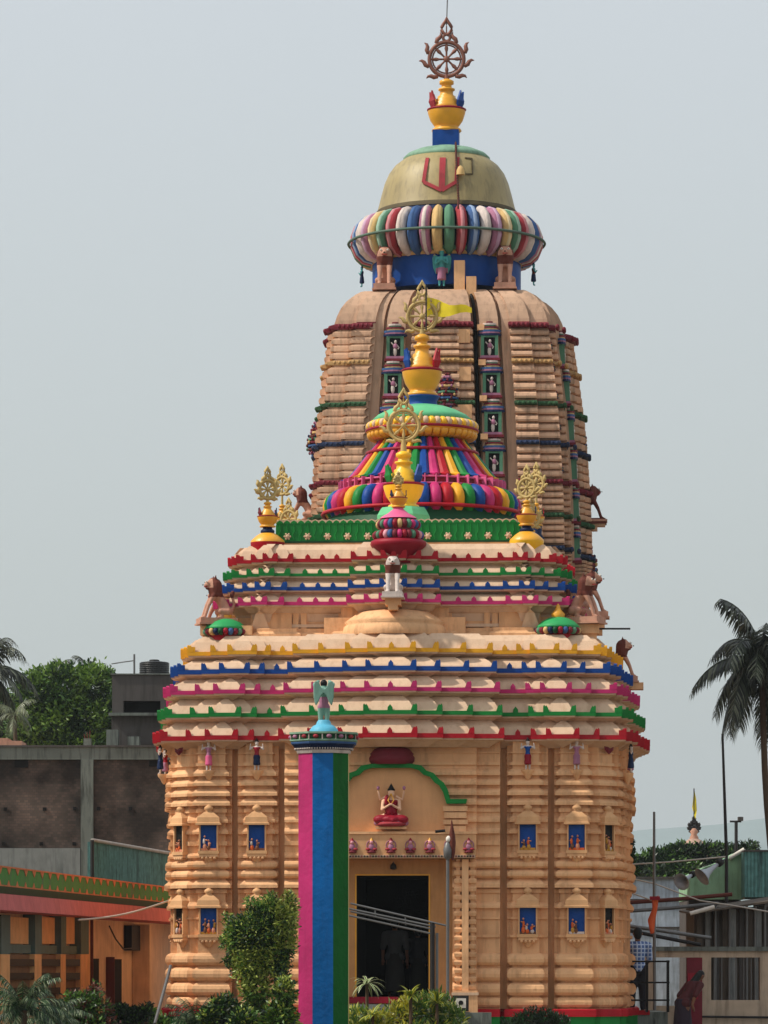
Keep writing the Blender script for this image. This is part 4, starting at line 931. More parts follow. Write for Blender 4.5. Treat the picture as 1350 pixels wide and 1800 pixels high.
caps(a, [((-.055,0,.48),.065,(-.06,0,.32),.05),((.055,0,.48),.065,(.06,0,.32),.05),((-.06,0,.32),.05,(-.055,0,.2),.045),((.06,0,.32),.05,(.055,0,.2),.045),
         ((0,0,.5),.085,(0,0,.66),.085),((0,0,.66),.085,(0,0,.78),.10),((-.11,0,.8),.05,(.11,0,.8),.05),((-.13,0,.8),.045,(-.17,.05,.9),.04),((.13,0,.8),.045,(.17,.05,.9),.04),((-.17,.05,.9),.04,(-.1,.12,.96),.032),((.17,.05,.9),.04,(.1,.12,.96),.032),
         ((0,.0,.84),.045,(0,-.01,.92),.07)], T_)
for sx in (-1, 1):
    a.extr([(sx*.0,.80),(sx*.055,.84),(sx*.085,.94),(sx*.16,.95),(sx*.19,.85),(sx*.185,.65),(sx*.15,.49),(sx*.10,.56),(sx*.05,.68),(sx*.0,.73)][::sx], -.16, -.10, T_)
def mf(c):
    if c.z > .87 and abs(c.x) < .072 and c.y < .075: return 2
    if .46 < c.z < .66 and c.y > -.095 : return 1
    return 0
remesh(a, 'figure', .016, gar, mf, [T_, FPINK, BLACK], 1)

# ================================================================== LEFT: curved annexe, brick building, house, tank
def on_line(X0, Y0, X1, Y1, px):                     # where the sight line of a photo column meets the facade line
    k = (px-HX)/F; t = (Y0*k-X0)/((X1-X0)-(Y1-Y0)*k); return t
AX0, AY0, AX1, AY1 = -7.77, 84.0, -5.45, 107.0
ax = thing('annexe_building', 'low orange annexe with salmon awning and green petal parapet, left of the temple', 'building', (AX0, AY0, 0), math.atan2(AY1-AY0, AX1-AX0))
AL = math.hypot(AX1-AX0, AY1-AY0)
def fs_(px): return on_line(AX0, AY0, AX1, AY1, px)*AL
def fz(px, y): t = on_line(AX0, AY0, AX1, AY1, px); return Zp(y, AY0+(AY1-AY0)*t)
# local frame: x along the facade (away from the camera), -y faces the temple
APE = mat('annexe_peach', (226,194,164), stain=.45, stain_rgb=(160,124,96), var=.1)
g = MB(); g.box((-6,.15,0),(AL+2,4.5,fz(0,1604)), APE); g.build('wall', ax)
g = MB(); za, zb_ = fz(0,1604), fz(0,1576); g.loft([[(-6,-.75,za),(AL+2,-.75,za),(AL+2,4.6,za+.02),(-6,4.6,za+.02)], [(-6,-.7,zb_),(AL+2,-.7,zb_),(AL+2,4.6,zb_),(-6,4.6,zb_)]], PINKAW); g.build('awning', ax)
zc1, zd1, ze1 = fz(0,1575), fz(0,1562), fz(0,1527)
g = MB(); g.box((-6,-.55,zc1+.005),(AL+2,4.3,zd1), mat('moss_green_paint', (40,62,36), stain=.5)); g.box((-6,-.5,zd1),(AL+2,-.3,ze1-.03), mat('parapet_green', (70,136,68), stain=.9, stain_rgb=(96,100,94), scale=4)); par = g.build('parapet', ax)
g = MB(); PO = mat('petal_orange', (206,122,82), stain=.3)
g.box((-6,-.52,ze1-.03),(AL+2,-.27,ze1), PO); g.box((-6,-.515,zd1+.0),(AL+2,-.501,zd1+.03), PO)
n_ = 30
for i in range(n_):
    x = -3+i*(AL+4)/n_; e = (AL+4)/n_
    g.extr([(x+e*.25, ze1-.03),(x+e*.5, ze1-.16),(x+e*.7, ze1-.03)][::-1], -.512, -.501, PO); g.extr([(x+e*.3, zd1+.03),(x+e*.6, zd1+.03),(x+e*.45, zd1+.13)], -.512, -.502, PO)
g.build('parapet_trim', par)
def fbox(x0, x1, y0, y1, m, d0, d1, nm, ref=None):
    g = MB(); a, b = fs_(x0), fs_(x1); r = ref if ref is not None else (x0+x1)/2
    g.box((a, -d1, fz(r, y1)), (b, -d0, fz(r, y0)), m); return g.build(nm, ax)
for x0, x1 in ((-8,8),(52,64),(98,107),(133,147)): fbox(x0, x1, 1608, 1677, TEALG, -.14, .12, 'column', (x0+x1)/2); fbox(x0, x1, 1677.3, 1860, ORANGEW, -.14, .11, 'column_foot', (x0+x1)/2)
for x0, x1 in ((8,52),(64,98),(107,133)): fbox(x0, x1, 1612, 1659, ORANGEW, -.14, -.02, 'infill_panel', (x0+x1)/2)
fbox(-8, 147, 1661, 1676, TEALG, -.14, .03, 'rail_beam', 60)
for x0, x1 in ((8,52),(64,98),(107,133)):
    g = MB(); a, b = fs_(x0), fs_(x1); r = (x0+x1)/2
    g.box((a, -.0, fz(r,1860)), (b, .145, fz(r,1678)), mat('brown_screen', (128,96,70), stain=.4))
    for q in (1686, 1710, 1736, 1760): g.box((a, -.10, fz(r,q+12)), (b, -.03, fz(r,q)), BLACK)
    g.build('slatted_screen', ax)
fbox(148, 154, 1608, 1860, GOLD if False else ORANGEW, -.14, .06, 'corner_strip')
for x0, x1, y0, y1 in ((158,171,1685,1770),(198,211,1686,1775)):
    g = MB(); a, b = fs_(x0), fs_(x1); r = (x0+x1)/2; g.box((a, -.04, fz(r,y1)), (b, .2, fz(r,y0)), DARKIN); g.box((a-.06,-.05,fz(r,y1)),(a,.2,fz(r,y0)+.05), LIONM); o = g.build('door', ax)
fbox(228, 243, 1627, 1671, BLACK, -.14, .05, 'meter_box')
fbox(243, 246, 1625, 1860, APE, -.14, .28, 'wall_return')
g = MB(); a = fs_(156); g.tube([(a,-.06,0),(a,-.06,za)], .05, LIONM, 6); g.build('drain_pipe', ax)
g = MB(); pts = [(fs_(190),-.03,fz(190,1628)),(fs_(200),-.04,fz(200,1650)),(fs_(214),-.04,fz(214,1668)),(fs_(228),-.04,fz(228,1667))]; g.tube(pts, .02, IRON, 5); g.build('wall_cable', ax)
# brick building behind
YB = 125.0; kb = YB/F
def bx(px): return (px-HX)*kb
def bz(y): return Zp(y, YB)
def brickmat():
    m = bpy.data.materials.new('old_brickwork'); m.use_nodes = True; N = m.node_tree.nodes; L = m.node_tree.links; b = N['Principled BSDF']; b.inputs['Roughness'].default_value = .9
    tc = N.new('ShaderNodeTexCoord'); sp = N.new('ShaderNodeSeparateXYZ'); cb = N.new('ShaderNodeCombineXYZ'); L.new(tc.outputs['Object'], sp.inputs[0]); L.new(sp.outputs[0], cb.inputs[0]); L.new(sp.outputs[2], cb.inputs[1])
    br = N.new('ShaderNodeTexBrick'); br.inputs['Scale'].default_value = 4.0; br.inputs['Color1'].default_value = lin((112,92,82))+(1,); br.inputs['Color2'].default_value = lin((86,74,66))+(1,); br.inputs['Mortar'].default_value = lin((82,76,70))+(1,); br.inputs['Mortar Size'].default_value = .022
    br.inputs['Row Height'].default_value = .32; L.new(cb.outputs[0], br.inputs['Vector'])
    n2 = N.new('ShaderNodeTexNoise'); n2.inputs['Scale'].default_value = .55; n2.inputs['Detail'].default_value = 8; L.new(tc.outputs['Object'], n2.inputs['Vector'])
    r = N.new('ShaderNodeValToRGB'); r.color_ramp.elements[0].position = .4; r.color_ramp.elements[1].position = .62; r.color_ramp.elements[0].color = (.13,.13,.13,1); r.color_ramp.elements[1].color = (1,1,1,1); L.new(n2.outputs[0], r.inputs[0])
    mm = N.new('ShaderNodeMixRGB'); mm.blend_type = 'MULTIPLY'; mm.inputs[0].default_value = .9; L.new(br.outputs[0], mm.inputs[1]); L.new(r.outputs[0], mm.inputs[2]); L.new(mm.outputs[0], b.inputs['Base Color'])
    bp = N.new('ShaderNodeBump'); bp.inputs['Strength'].default_value = .5; L.new(br.outputs[1], bp.inputs['Height']); bp.invert = True; L.new(bp.outputs[0], b.inputs['Normal']); return m
BRICK = brickmat()
bb = thing('brick_building', 'tall unplastered dark brick building with grey concrete frame, behind the annexe', 'building', (bx(60), YB, 0))
g = MB(); g.M = Matrix.Translation((-bx(60),-YB,0)); g.box((bx(-160),YB+.12,0),(bx(420),YB+9,bz(1335)), BRICK); g.build('wall', bb)
g = MB(); g.M = Matrix.Translation((-bx(60),-YB,0)); g.box((bx(-160),YB,bz(1335)),(bx(420),YB+9,bz(1313)), CONC); g.box((bx(-160),YB-.06,bz(1313)),(bx(420),YB+.25,bz(1310)), DCONC); g.build('roof_beam', bb)
for x0 in (-150, 142):
    g = MB(); g.M = Matrix.Translation((-bx(60),-YB,0)); g.box((bx(x0),YB-.02,0),(bx(x0+22),YB+.3,bz(1335)-.002), CONC); g.box((bx(x0+5),YB-.02,bz(1310)),(bx(x0+18),YB+.2,bz(1298)), CONC)
    for q in (0,1,2): g.tube([(bx(x0+7+q*4),YB+.1,bz(1300)),(bx(x0+6+q*5),YB+.1,bz(1290-q*3))], .015, LIONM, 4)
    g.build('column', bb)
g = MB(); g.M = Matrix.Translation((-bx(60),-YB,0)); g.box((bx(-160),YB-.04,bz(1600)),(bx(141),YB+.11,bz(1491)), mat('grey_plaster_band', (128,132,130), stain=.6, stain_rgb=(70,76,76))); g.build('plaster_band', bb)
g = MB(); g.M = Matrix.Translation((-bx(60),-YB,0)); g.box((bx(-60),YB+.4,bz(1310)),(bx(12),YB+2,bz(1296)), LIONB); g.box((bx(12),YB+.4,bz(1310)),(bx(36),YB+2,bz(1301)), LIONB); g.build('roof_kerb', bb)
for x, y in ((25,1337),):
    g = MB(); g.M = Matrix.Translation((-bx(60),-YB,0)); g.box((bx(x),YB+.08,bz(1349)),(bx(x+24),YB+.3,bz(1336)), BLACK); g.build('vent_opening', bb)
g = MB(); g.M = Matrix.Translation((-bx(60),-YB,0)); g.box((bx(262),YB+.08,bz(1347)),(bx(288),YB+.3,bz(1337)), BLACK); g.build('vent_opening', bb)
for x, y in ((9,1422),(78,1422),(131,1421),(173,1421),(229,1421),(6,1483),(72,1483),(130,1483)):
    g = MB(); g.M = Matrix.Translation((-bx(60),-YB,0)); g.box((bx(x-3),YB+.09,bz(y+3)),(bx(x+3),YB+.3,bz(y-3)), BLACK); g.build('putlog_hole', bb)
# streaked teal upper wall
TX0, TY0, TX1, TY1 = (162-HX)*106/F, 106.0, (305-HX)*119/F, 119.0
tl = math.hypot(TX1-TX0, TY1-TY0); g = MB(); zt1 = Zp(1479, 106)
for i in range(120):
    x0 = i*tl/120; g.add([(x0,.03 if i % 2 else 0,0),(x0+tl/120,0 if i % 2 else .03,0),(x0+tl/120,0 if i % 2 else .03,zt1),(x0,.03 if i % 2 else 0,zt1)], [(0,1,2,3)], TTIN)
g.box((0,.05,0),(tl,.12,zt1-.01), TTIN); sh = thing('tin_sheet_wall', 'streaked teal sheet wall between the annexe roof and the dark brick building', 'wall', (TX0, TY0, 0), math.atan2(TY1-TY0, TX1-TX0)); g.build('sheet', sh)
g = MB(); g.tube([(-.1,-.02,zt1+.03),(tl,-.02,zt1+.03)], .05, mat('pale_pipe', (176,172,166)), 6); g.tube([(-.1,-.02,0),(-.1,-.02,zt1+.03)], .05, IRON, 6); g.build('rail', sh)
# concrete house with water tank
YH = 140.0
def hX(px): return (px-HX)*YH/F
hs = thing('concrete_house', 'grey unpainted concrete rooftop house with a long dark window slot, behind the brick building', 'house', (hX(250), YH, 0))
T0 = Matrix.Translation((-hX(250),-YH,0))
g = MB(); g.M = T0; g.box((hX(197),YH,Zp(1253,YH)+.002),(hX(217),YH+6,Zp(1232,YH)-.002), DCONC); g.box((hX(282),YH,Zp(1253,YH)+.002),(hX(420),YH+6,Zp(1232,YH)-.002), DCONC); g.box((hX(197),YH,Zp(1232,YH)),(hX(420),YH+6,Zp(1186,YH)), DCONC)
g.box((hX(196),YH-.02,0),(hX(420),YH+6,Zp(1253,YH)), DCONC); g.build('wall', hs)
g = MB(); g.M = T0; g.box((hX(192),YH-.4,Zp(1259,YH)),(hX(420),YH+.0-.021,Zp(1254,YH)), CONC); g.box((hX(195),YH-.06,Zp(1186,YH)),(hX(420),YH+6.1,Zp(1184,YH)), CONC); g.build('ledge', hs)
g = MB(); g.M = T0; g.box((hX(217),YH+.5,Zp(1253,YH)),(hX(282),YH+.6,Zp(1232,YH)), BLACK); g.build('window', hs)
for x0, x1, y0 in ((191,211,1286),(228,248,1298),(0,0,0)):
    if x1: g = MB(); g.M = T0; g.box((hX(x0),YH-1.2,0),(hX(x1),YH-.45,Zp(y0,YH)), CONC); g.build('pillar_stub', hs)
tk = thing('water_tank', 'black ribbed plastic water tank on the flat roof of the concrete house', 'water tank', (hX(267), YH+1.5, Zp(1184,YH)))
g = MB(); k = YH/F; pr = [(27*k,0)]
for i in range(7): pr += [(27*k,i*3.4*k+.01),(26*k,i*3.4*k+2*k),(26*k,i*3.4*k+2.6*k),(27*k,i*3.4*k+3.4*k)]
pr += [(24*k,25.5*k),(14*k,27*k)]; g.lathe(pr, mat('black_plastic', (16,16,18), rough=.4, spec=.5), 28); g.build('body', tk)
g = MB(); g.lathe([(9*k,26.6*k),(9*k,29.5*k),(7*k,30.2*k)], BLACK, 18); g.build('lid', tk)
g = MB(); q = P(236, 1186, YH+1); g.tube([(q.x,q.y,q.z-.1),(q.x,q.y,Zp(1150,YH+1))], .035, STEEL, 6); tag(g.build('pipe_post'), 'thin grey upright pipe beside the black water tank', 'pipe')
g = MB(); g.tube([P(196,1167,141),P(215,1164,141),P(237,1161,141)], .02, STEEL, 4); tag(g.build('cable'), 'thin cable from the leafy tree to the pipe by the water tank', 'cable')
g = MB(); pts = [P(138,1617,88.2)]+[P(140+160*t, 1617-35*t+7*math.sin(PI*t)*1.0, 88.4+2.0*t) for t in [i/10 for i in range(1, 11)]]+[P(306,1579,90.9)]
g.tube(pts, .022, mat('white_cable', (190,184,176)), 5); tag(g.build('cable'), 'slack white cable from the salmon awning to the left edge of the temple', 'cable')
g = MB(); g.tube([P(207,1549,112),P(250,1556,111),P(305,1566,110)], .035, mat('white_cable', (190,184,176)), 5); tag(g.build('conduit'), 'thin white conduit lying along the top of the green parapet', 'pipe')
g = MB(); g.tube([P(272,1800,84),P(300,1698,86.2)], .035, STEEL, 6); tag(g.build('leaning_rod'), 'thin grey rod leaning on the bottom left corner of the temple', 'rod')

# ================================================================== foliage
def leafmat(name, rgb, var=.35): return mat(name, rgb, rough=.42, var=var, scale=1.5, bump=0, trans=.22, spec=.5)
LG = [leafmat('leaf_mid', (86,122,46)), leafmat('leaf_dark', (36,62,28)), leafmat('leaf_light', (158,170,74)), leafmat('leaf_deep', (28,44,24))]
LD = [leafmat('leaf_deep', (28,44,24)), leafmat('leaf_dark', (36,62,28)), leafmat('leaf_mid', (86,122,46))]
LT = [leafmat('tree_leaf_bright', (110,140,56)), leafmat('tree_leaf_mid', (70,104,44)), leafmat('leaf_dark', (36,62,28))]
LY = [leafmat('croton_yellow', (196,190,60)), leafmat('croton_green', (84,112,40)), leafmat('leaf_mid', (86,122,46)), leafmat('croton_cream', (216,214,130))]
def crown(mb, blobs, n, size, mats, R, up=0.0, narrow=.45, shell=.55):
    vol = [b[1][0]*b[1][1]*b[1][2] for b in blobs]; tot = sum(vol)
    for (c, r), v in zip(blobs, vol):
        for _ in range(max(8, int(n*v/tot))):
            d = Vector((R.gauss(0,1), R.gauss(0,1), R.gauss(0,1))).normalized(); q = (shell+(1-shell)*R.random())*(1+R.gauss(0,.12))
            p = Vector((c[0]+d.x*r[0]*q, c[1]+d.y*r[1]*q, c[2]+d.z*r[2]*q))
            a = (d+Vector((R.uniform(-1,1), R.uniform(-1,1), R.uniform(-.6,1)+up))).normalized(); b = a.cross(Vector((R.uniform(-1,1), R.uniform(-1,1), R.uniform(-1,1)))).normalized()
            s = size*R.uniform(.6,1.35); m = R.choice(mats) if R.random() < .5 else mats[min(len(mats)-1, int(abs(hash((round(p.x*1.3),round(p.z*1.3)))) % len(mats)))]
            nn = a.cross(b)*s*.12
            mb.add([p-a*s, p-b*s*narrow+nn, p+a*s, p+b*s*narrow+nn], [(0,1,2),(0,2,3)], m)
def bush(name, label, cat, base, stems, blobs, n, size, mats, seed, group=None, up=0, tw=.04, **kw):
    R = random.Random(seed); t = thing(name, label, cat, base, 0, group); b = Vector(base)
    g = MB()
    for s_ in stems: g.tube([Vector(p)-b for p in s_[0]], [s_[1]*(1-.6*i/(len(s_[0])-1)) for i in range(len(s_[0]))], TRUNK, 7)
    for (c, r) in blobs:
        c = Vector(c)-b; st = Vector(stems[0][0][-1])-b if stems else Vector((0,0,0)); g.tube([st, (st+c)/2+Vector((.03,.05,.02)), c], [tw, tw*.7, tw*.4], TRUNK, 5)
    g.build('stem' if 'tree' not in name else 'trunk', t)
    h = MB(); crown(h, [((c[0]-b.x, c[1]-b.y, c[2]-b.z), r) for c, r in blobs], n, size, mats, R, up, **kw); h.build('foliage' if 'tree' not in name else 'crown', t)
    return t
def PB(px, py, Y, rx, rz, ry=None): p = P(px, py, Y); k = Y/F; return ((p.x, p.y, p.z), (rx*k, (ry if ry else rx)*k, rz*k))
def gr(px, Y): p = P(px, HY, Y); return (p.x, p.y, 0)
# clipped tree left of the pillar
b0 = gr(445, 75)
bush('ornamental_tree', 'dense dark clipped tree in front of the temple, touching the striped pillar', 'tree', b0,
     [([b0, P(448,1800,75), P(446,1740,75), P(440,1700,75)], .14)],
     [PB(455,1640,75,48,46), PB(428,1650,75,36,40), PB(492,1618,75,34,40), PB(470,1600,75,34,26), PB(435,1690,75,34,42), PB(480,1680,75,34,44), PB(500,1655,75,24,38), PB(450,1740,75,30,40), PB(415,1630,75,22,24), PB(512,1592,75,16,20), PB(450,1790,75,28,40), PB(400,1612,75,12,12), PB(440,1585,75,14,12), PB(478,1574,75,12,10), PB(508,1572,75,12,9), PB(392,1655,75,10,16), PB(402,1690,75,14,12), PB(495,1715,75,18,30)], 25000, .042, LG+[LG[2], LG[0]], 3, shell=.45, narrow=.36)
b0 = gr(480, 74)
bush('shrub', 'loose green shrub at the foot of the clipped tree, left of the striped pillar', 'shrub', b0, [([b0, P(480,1790,74)], .05)],
     [PB(500,1745,74,22,30), PB(492,1790,74,32,34), PB(395,1775,74.5,30,28), PB(372,1790,74.5,26,24), PB(428,1800,74,30,30)], 6500, .05, LG, 4)
b0 = gr(690, 78)
bush('croton_hedge', 'yellow and green variegated bushes along the foot of the doorway', 'shrub', b0, [([b0, P(700,1800,78)], .04)],
     [PB(632,1790,78,26,24), PB(668,1795,78,28,22), PB(700,1780,78,24,24), PB(728,1770,78,24,26), PB(760,1768,78,26,30), PB(785,1780,78,22,32), PB(805,1795,78,20,24), PB(716,1757,78,13,14), PB(742,1765,78,14,22), PB(650,1815,78,60,24), PB(750,1815,78,70,24)], 5600, .075, LY, 5, up=.6, narrow=.28)
CROT = True
b0 = gr(150, 78)
bush('shrub', 'small dark brownish shrub in front of the annexe wall', 'shrub', b0, [([b0, P(150,1790,78)], .04)], [PB(140,1765,78,34,26), PB(175,1775,78,26,24), PB(168,1740,78,14,16), PB(120,1795,78,40,24), PB(170,1805,78,40,22)], 4200, .05, LG[:2]+[leafmat('rusty_leaf', (110,58,44)), LD[0]], 6)
b0 = gr(240, 86)
bush('shrub', 'low very dark bushes at the bottom of the peach annexe wall', 'shrub', b0, [([b0, P(240,1800,86)], .04)], [PB(215,1785,86,28,20), PB(250,1790,86,30,22), PB(280,1800,85,20,18), PB(262,1768,86,8,8)], 3800, .055, LD, 8)
b0 = gr(950, 80)
bush('shrub', 'low dark shrub at the red and green plinth right of the doorway', 'shrub', b0, [([b0, P(950,1810,80)], .03)], [PB(925,1793,80,26,18), PB(960,1790,80,24,18), PB(985,1795,80,18,14), PB(900,1802,80,20,14), PB(938,1775,80,9,9)], 2500, .045, LD[:2], 9, up=.8, narrow=.25)
b0 = gr(1290, 100)
bush('shrub', 'small flowering shrub seen through the barred opening of the beige wall', 'shrub', b0, [([b0, P(1290,1760,100)], .03)], [PB(1275,1738,100,24,16), PB(1305,1742,100,18,14)], 1500, .05, LY[1:]+[leafmat('leaf_dark', (36,62,28))], 10)
# trees
b0 = gr(110, 175)
bush('leafy_tree', 'large bright green leafy tree above the brick wall, left of the concrete house', 'tree', b0, [([b0, P(115,1400,175), P(120,1290,175)], .3)],
     [PB(60,1225,175,44,46), PB(110,1210,175,50,46), PB(160,1205,175,42,44), PB(150,1260,175,52,50), PB(95,1270,175,56,46), PB(50,1280,175,44,38), PB(185,1190,175,20,22), PB(100,1180,175,20,20), PB(70,1190,175,24,20), PB(195,1260,175,24,46), PB(140,1310,175,60,36)], 26000, .12, LT, 11, shell=.5, narrow=.4)
b0 = gr(20, 185)
bush('leafy_tree', 'dark tree mass behind the palm at the left edge of the photo', 'tree', b0, [([b0, P(20,1400,185), P(15,1300,185)], .3)], [PB(10,1260,185,40,40), PB(30,1285,185,36,32), PB(-10,1290,185,40,40)], 4500, .2, LD, 12)
b0 = gr(1215, 190)
bush('leafy_tree', 'broad dark green tree behind the small far shrine and the powder blue house', 'tree', b0, [([b0, P(1215,1650,190), P(1215,1540,190)], .25)],
     [PB(1160,1512,190,36,24), PB(1200,1503,190,36,24), PB(1245,1500,190,36,22), PB(1285,1503,190,30,22), PB(1315,1495,190,22,18), PB(1125,1522,190,22,22), PB(1190,1532,190,70,24), PB(1184,1492,190,12,10), PB(1262,1487,190,10,8)], 13000, .12, LD+[LD[0]], 13, shell=.5)
b0 = gr(1112, 120)
bush('leafy_tree', 'thin leafy branches showing just past the right edge of the temple wall', 'tree', b0, [([b0, P(1100,1600,120), P(1102,1520,120)], .12)], [PB(1100,1505,120,16,28), PB(1108,1530,120,14,20), PB(1106,1478,120,8,10)], 1300, .09, LD, 14)
def frond(mb, p0, d, L, droop, R, mats, wd, nl=26, tint=0):
    d = Vector(d).normalized(); pts = []; p = Vector(p0); v = d.copy()
    for i in range(13):
        pts.append(p.copy()); v = (v+Vector((0,0,-droop/12))).normalized(); p = p+v*L/12
    mb.tube(pts, [wd*.06*(1-.06*i) for i in range(13)], mats[0], 4)
    for i in range(nl):
        t = .12+.88*i/(nl-1); k = min(11.999, t*12); a = int(k); q = pts[a].lerp(pts[min(12, a+1)], k-a); tv = (pts[min(12, a+1)]-pts[a]).normalized()
        sd = tv.cross(Vector((0,0,1)))
        if sd.length < .05: sd = Vector((1,0,0))
        sd.normalize(); ll = wd*(.35+.65*math.sin(PI*(.12+.8*t)))*R.uniform(.85,1.1)
        for sg in (-1, 1):
            e = (sd*sg*.75+tv*.55+Vector((0,0,-.45-.55*R.random()))).normalized(); w_ = tv*ll*.05
            m = R.choice(mats); mid = q+e*ll*.55; tip = q+(e+Vector((0,0,-.35))).normalized()*ll
            mb.add([q-w_, q+w_, mid+w_, mid-w_, tip], [(0,1,2,3),(3,2,4)], m)
def palm(name, label, base, top, tr, fr, mats, seed, L, wd, nl=26, group=None, dirs=None, bend=.3, wind=0):
    R = random.Random(seed); t = thing(name, label, 'palm tree', base, 0, group); b = Vector(base); tp = Vector(top)-b
    g = MB(); g.tube([(tp.x*q+bend*math.sin(PI*q)*tr*4, tp.y*q, tp.z*q) for q in [i/10 for i in range(11)]], [tr*(1.3-.5*i/10) for i in range(11)], TRUNK, 9); g.build('trunk', t)
    h = MB()
    for i in range(fr):
        a = i*2.399+R.uniform(-.2,.2); el = R.uniform(-.3,1.35); l_ = L*R.uniform(.8,1.1)
        frond(h, tp, (math.cos(a)+wind, math.sin(a), math.tan(max(-1.2, min(1.3, el)))), l_, R.uniform(1.7,3.0), R, mats, wd, nl)
    h.build('crown', t); return t
PD = [leafmat('palm_dark', (58,66,50)), leafmat('palm_darker', (32,36,30)), leafmat('palm_grey', (104,110,92))]
palm('coconut_palm', 'tall drooping coconut palm cut off by the right edge of the photo', (P(1408,1700,120).x,120,0), P(1340,1164,120), .10, 46, PD, 27, 2.7, .75, 42, bend=-.8, wind=.42)
palm('coconut_palm', 'coconut palm at the far left edge above the brick building', (P(-40,1700,170).x,170,0), P(-22,1185,170), .2, 24, PD, 22, 2.7, .75, 26)
palm('coconut_palm', 'young pale palm in front of the dark tree at the left edge', (P(38,1700,150).x,150,0), P(25,1258,150), .09, 10, [leafmat('palm_pale',(120,128,96)), PD[2]], 23, .95, .35, 16)
for i, (px, py) in enumerate(((152,1172),(100,1178))): palm('coconut_palm', ('palm top poking out above the leafy tree, nearer the concrete house','smaller palm top poking out above the leafy tree, further from the concrete house')[i], (P(px,1700,215).x,215,0), P(px,py,215), .2, 12, PD, 24+i, 1.1, .45, 16)
# cycads and small potted plant
def rosette(name, label, cat, base, h0, n, L, droop, mats, seed, leaf='frond', wd=.2, nl=18, elr=(.2,1.2), group=None):
    R = random.Random(seed); t = thing(name, label, cat, base, 0, group)
    g = MB(); g.tube([(0,0,0),(0,0,h0)], [.09,.07] if leaf == 'frond' else [.04,.03], TRUNK, 8); g.build('stem', t); h = MB()
    for i in range(n):
        a = i*2.399; el = R.uniform(*elr)
        if leaf == 'frond': frond(h, (0,0,h0), (math.cos(a), math.sin(a), math.tan(el)), L*R.uniform(.8,1.1), droop, R, mats, wd, nl)
        else:
            d = Vector((math.cos(a), math.sin(a), math.tan(el))).normalized(); p = Vector((0,0,h0)); sd = Vector((-math.sin(a), math.cos(a), 0)); l_ = []; c_ = []; r_ = []
            for q in range(7):
                w_ = wd*math.sin(PI*(.12+.86*q/6)); l_.append(p-sd*w_); c_.append(p+Vector((0,0,-.15*w_))); r_.append(p+sd*w_); d = (d+Vector((0,0,-droop/6))).normalized(); p = p+d*L/6
            ins = lambda x, y, k: x.lerp(y, k)
            for q in range(6):
                A, B, Cc, D = l_[q], l_[q+1], r_[q+1], r_[q]; i0, i1, j0, j1 = ins(A,c_[q],.4), ins(B,c_[q+1],.4), ins(D,c_[q],.4), ins(Cc,c_[q+1],.4)
                h.add([A,i0,i1,B], [(0,1,2,3)], mats[0]); h.add([i0,c_[q],c_[q+1],i1], [(0,1,2,3)], mats[1]); h.add([c_[q],j0,j1,c_[q+1]], [(0,1,2,3)], mats[1]); h.add([j0,D,Cc,j1], [(0,1,2,3)], mats[0])
    h.build('leaves', t); return t
CY_ = [leafmat('cycad_green', (52,84,46)), leafmat('cycad_dark', (34,54,34)), leafmat('cycad_pale', (126,140,104))]
q = P(40,1800,72); rosette('cycad', 'big feathery cycad in the bottom left corner of the photo', 'cycad', (q.x,72,0), .85, 30, 1.0, 1.5, CY_, 31, wd=.22, nl=26, elr=(.1,1.35))
q = P(95,1800,74); rosette('cycad', 'second cycad with paler fronds, right of the one in the bottom left corner', 'cycad', (q.x,74,0), .6, 22, .75, 1.4, CY_, 32, wd=.18, nl=22, elr=(.1,1.3))
q = P(345,1800,76); rosette('cycad', 'cycad in front of the left end of the green plinth, beside the clipped tree', 'cycad', (q.x,76,0), .5, 26, .75, 1.5, CY_, 33, wd=.18, nl=24, elr=(.2,1.35))
q = P(645,1740,79); rosette('dracaena', 'small plant with long white edged leaves in front of the doorway', 'plant', (q.x,79,0), P(645,1730,79).z, 22, .42, 1.7, [leafmat('leaf_white_edge', (216,214,176)), leafmat('leaf_mid', (86,122,46))], 34, leaf='strap', wd=.028, elr=(-.1,1.2))

for px_, py_, lb_, sd_ in ((722,1752,'upright yellow green leafy sprig before the red threshold of the doorway',35),(768,1765,'pale yellow broad leafed croton at the foot of the barrier post',36),(655,1786,'pale broad leafed croton right beside the green face of the striped pillar',37)):
    q = P(px_,py_,77.6); rosette('croton', lb_, 'plant', (q.x,77.6,0), q.z, 18, .34, 1.3, [leafmat('croton_yellow', (196,190,60)), leafmat('croton_green', (84,112,40))], sd_, leaf='strap', wd=.045, elr=(.0,1.3))
# ================================================================== RIGHT: shrine, poles, houses, shed, wall, railings
def simple_tube(name, label, cat, pts, r, m, n=7, group=None):
    g = MB(); g.tube(pts, r, m, n); return tag(g.build(name), label, cat, group)
simple_tube('flagpole', 'tall thin dark mast rising past the fronds of the big palm', 'pole', [P(1278,1850,104)-Vector((0,0,.9)), P(1277,1500,104), P(1270,1290,104)], [.06,.045,.03], IRON)
simple_tube('bamboo_pole', 'grey bamboo pole standing behind the man at the right corner of the temple', 'pole', [P(1151,1800,94), P(1150,1560,94), P(1150,1427,94)], [.04,.035,.028], STEEL)
fl = thing('floodlight_mast', 'far thin mast with a crossbar and lamp head, right of the tall dark mast', 'lamp', (P(1294,1700,150).x,150,0))
g = MB(); k = 150/F; g.tube([(0,0,0),(0,0,Zp(1443,150))], .06, IRON, 6); g.build('pole', fl)
g = MB(); g.tube([(-11*k,0,Zp(1444,150)),(9*k,0,Zp(1444,150))], .04, IRON, 6); g.build('crossbar', fl)
g = MB(); g.box((3*k,-.15,Zp(1443,150)),(12*k,.15,Zp(1436,150)), DCONC); g.build('lamp_head', fl)
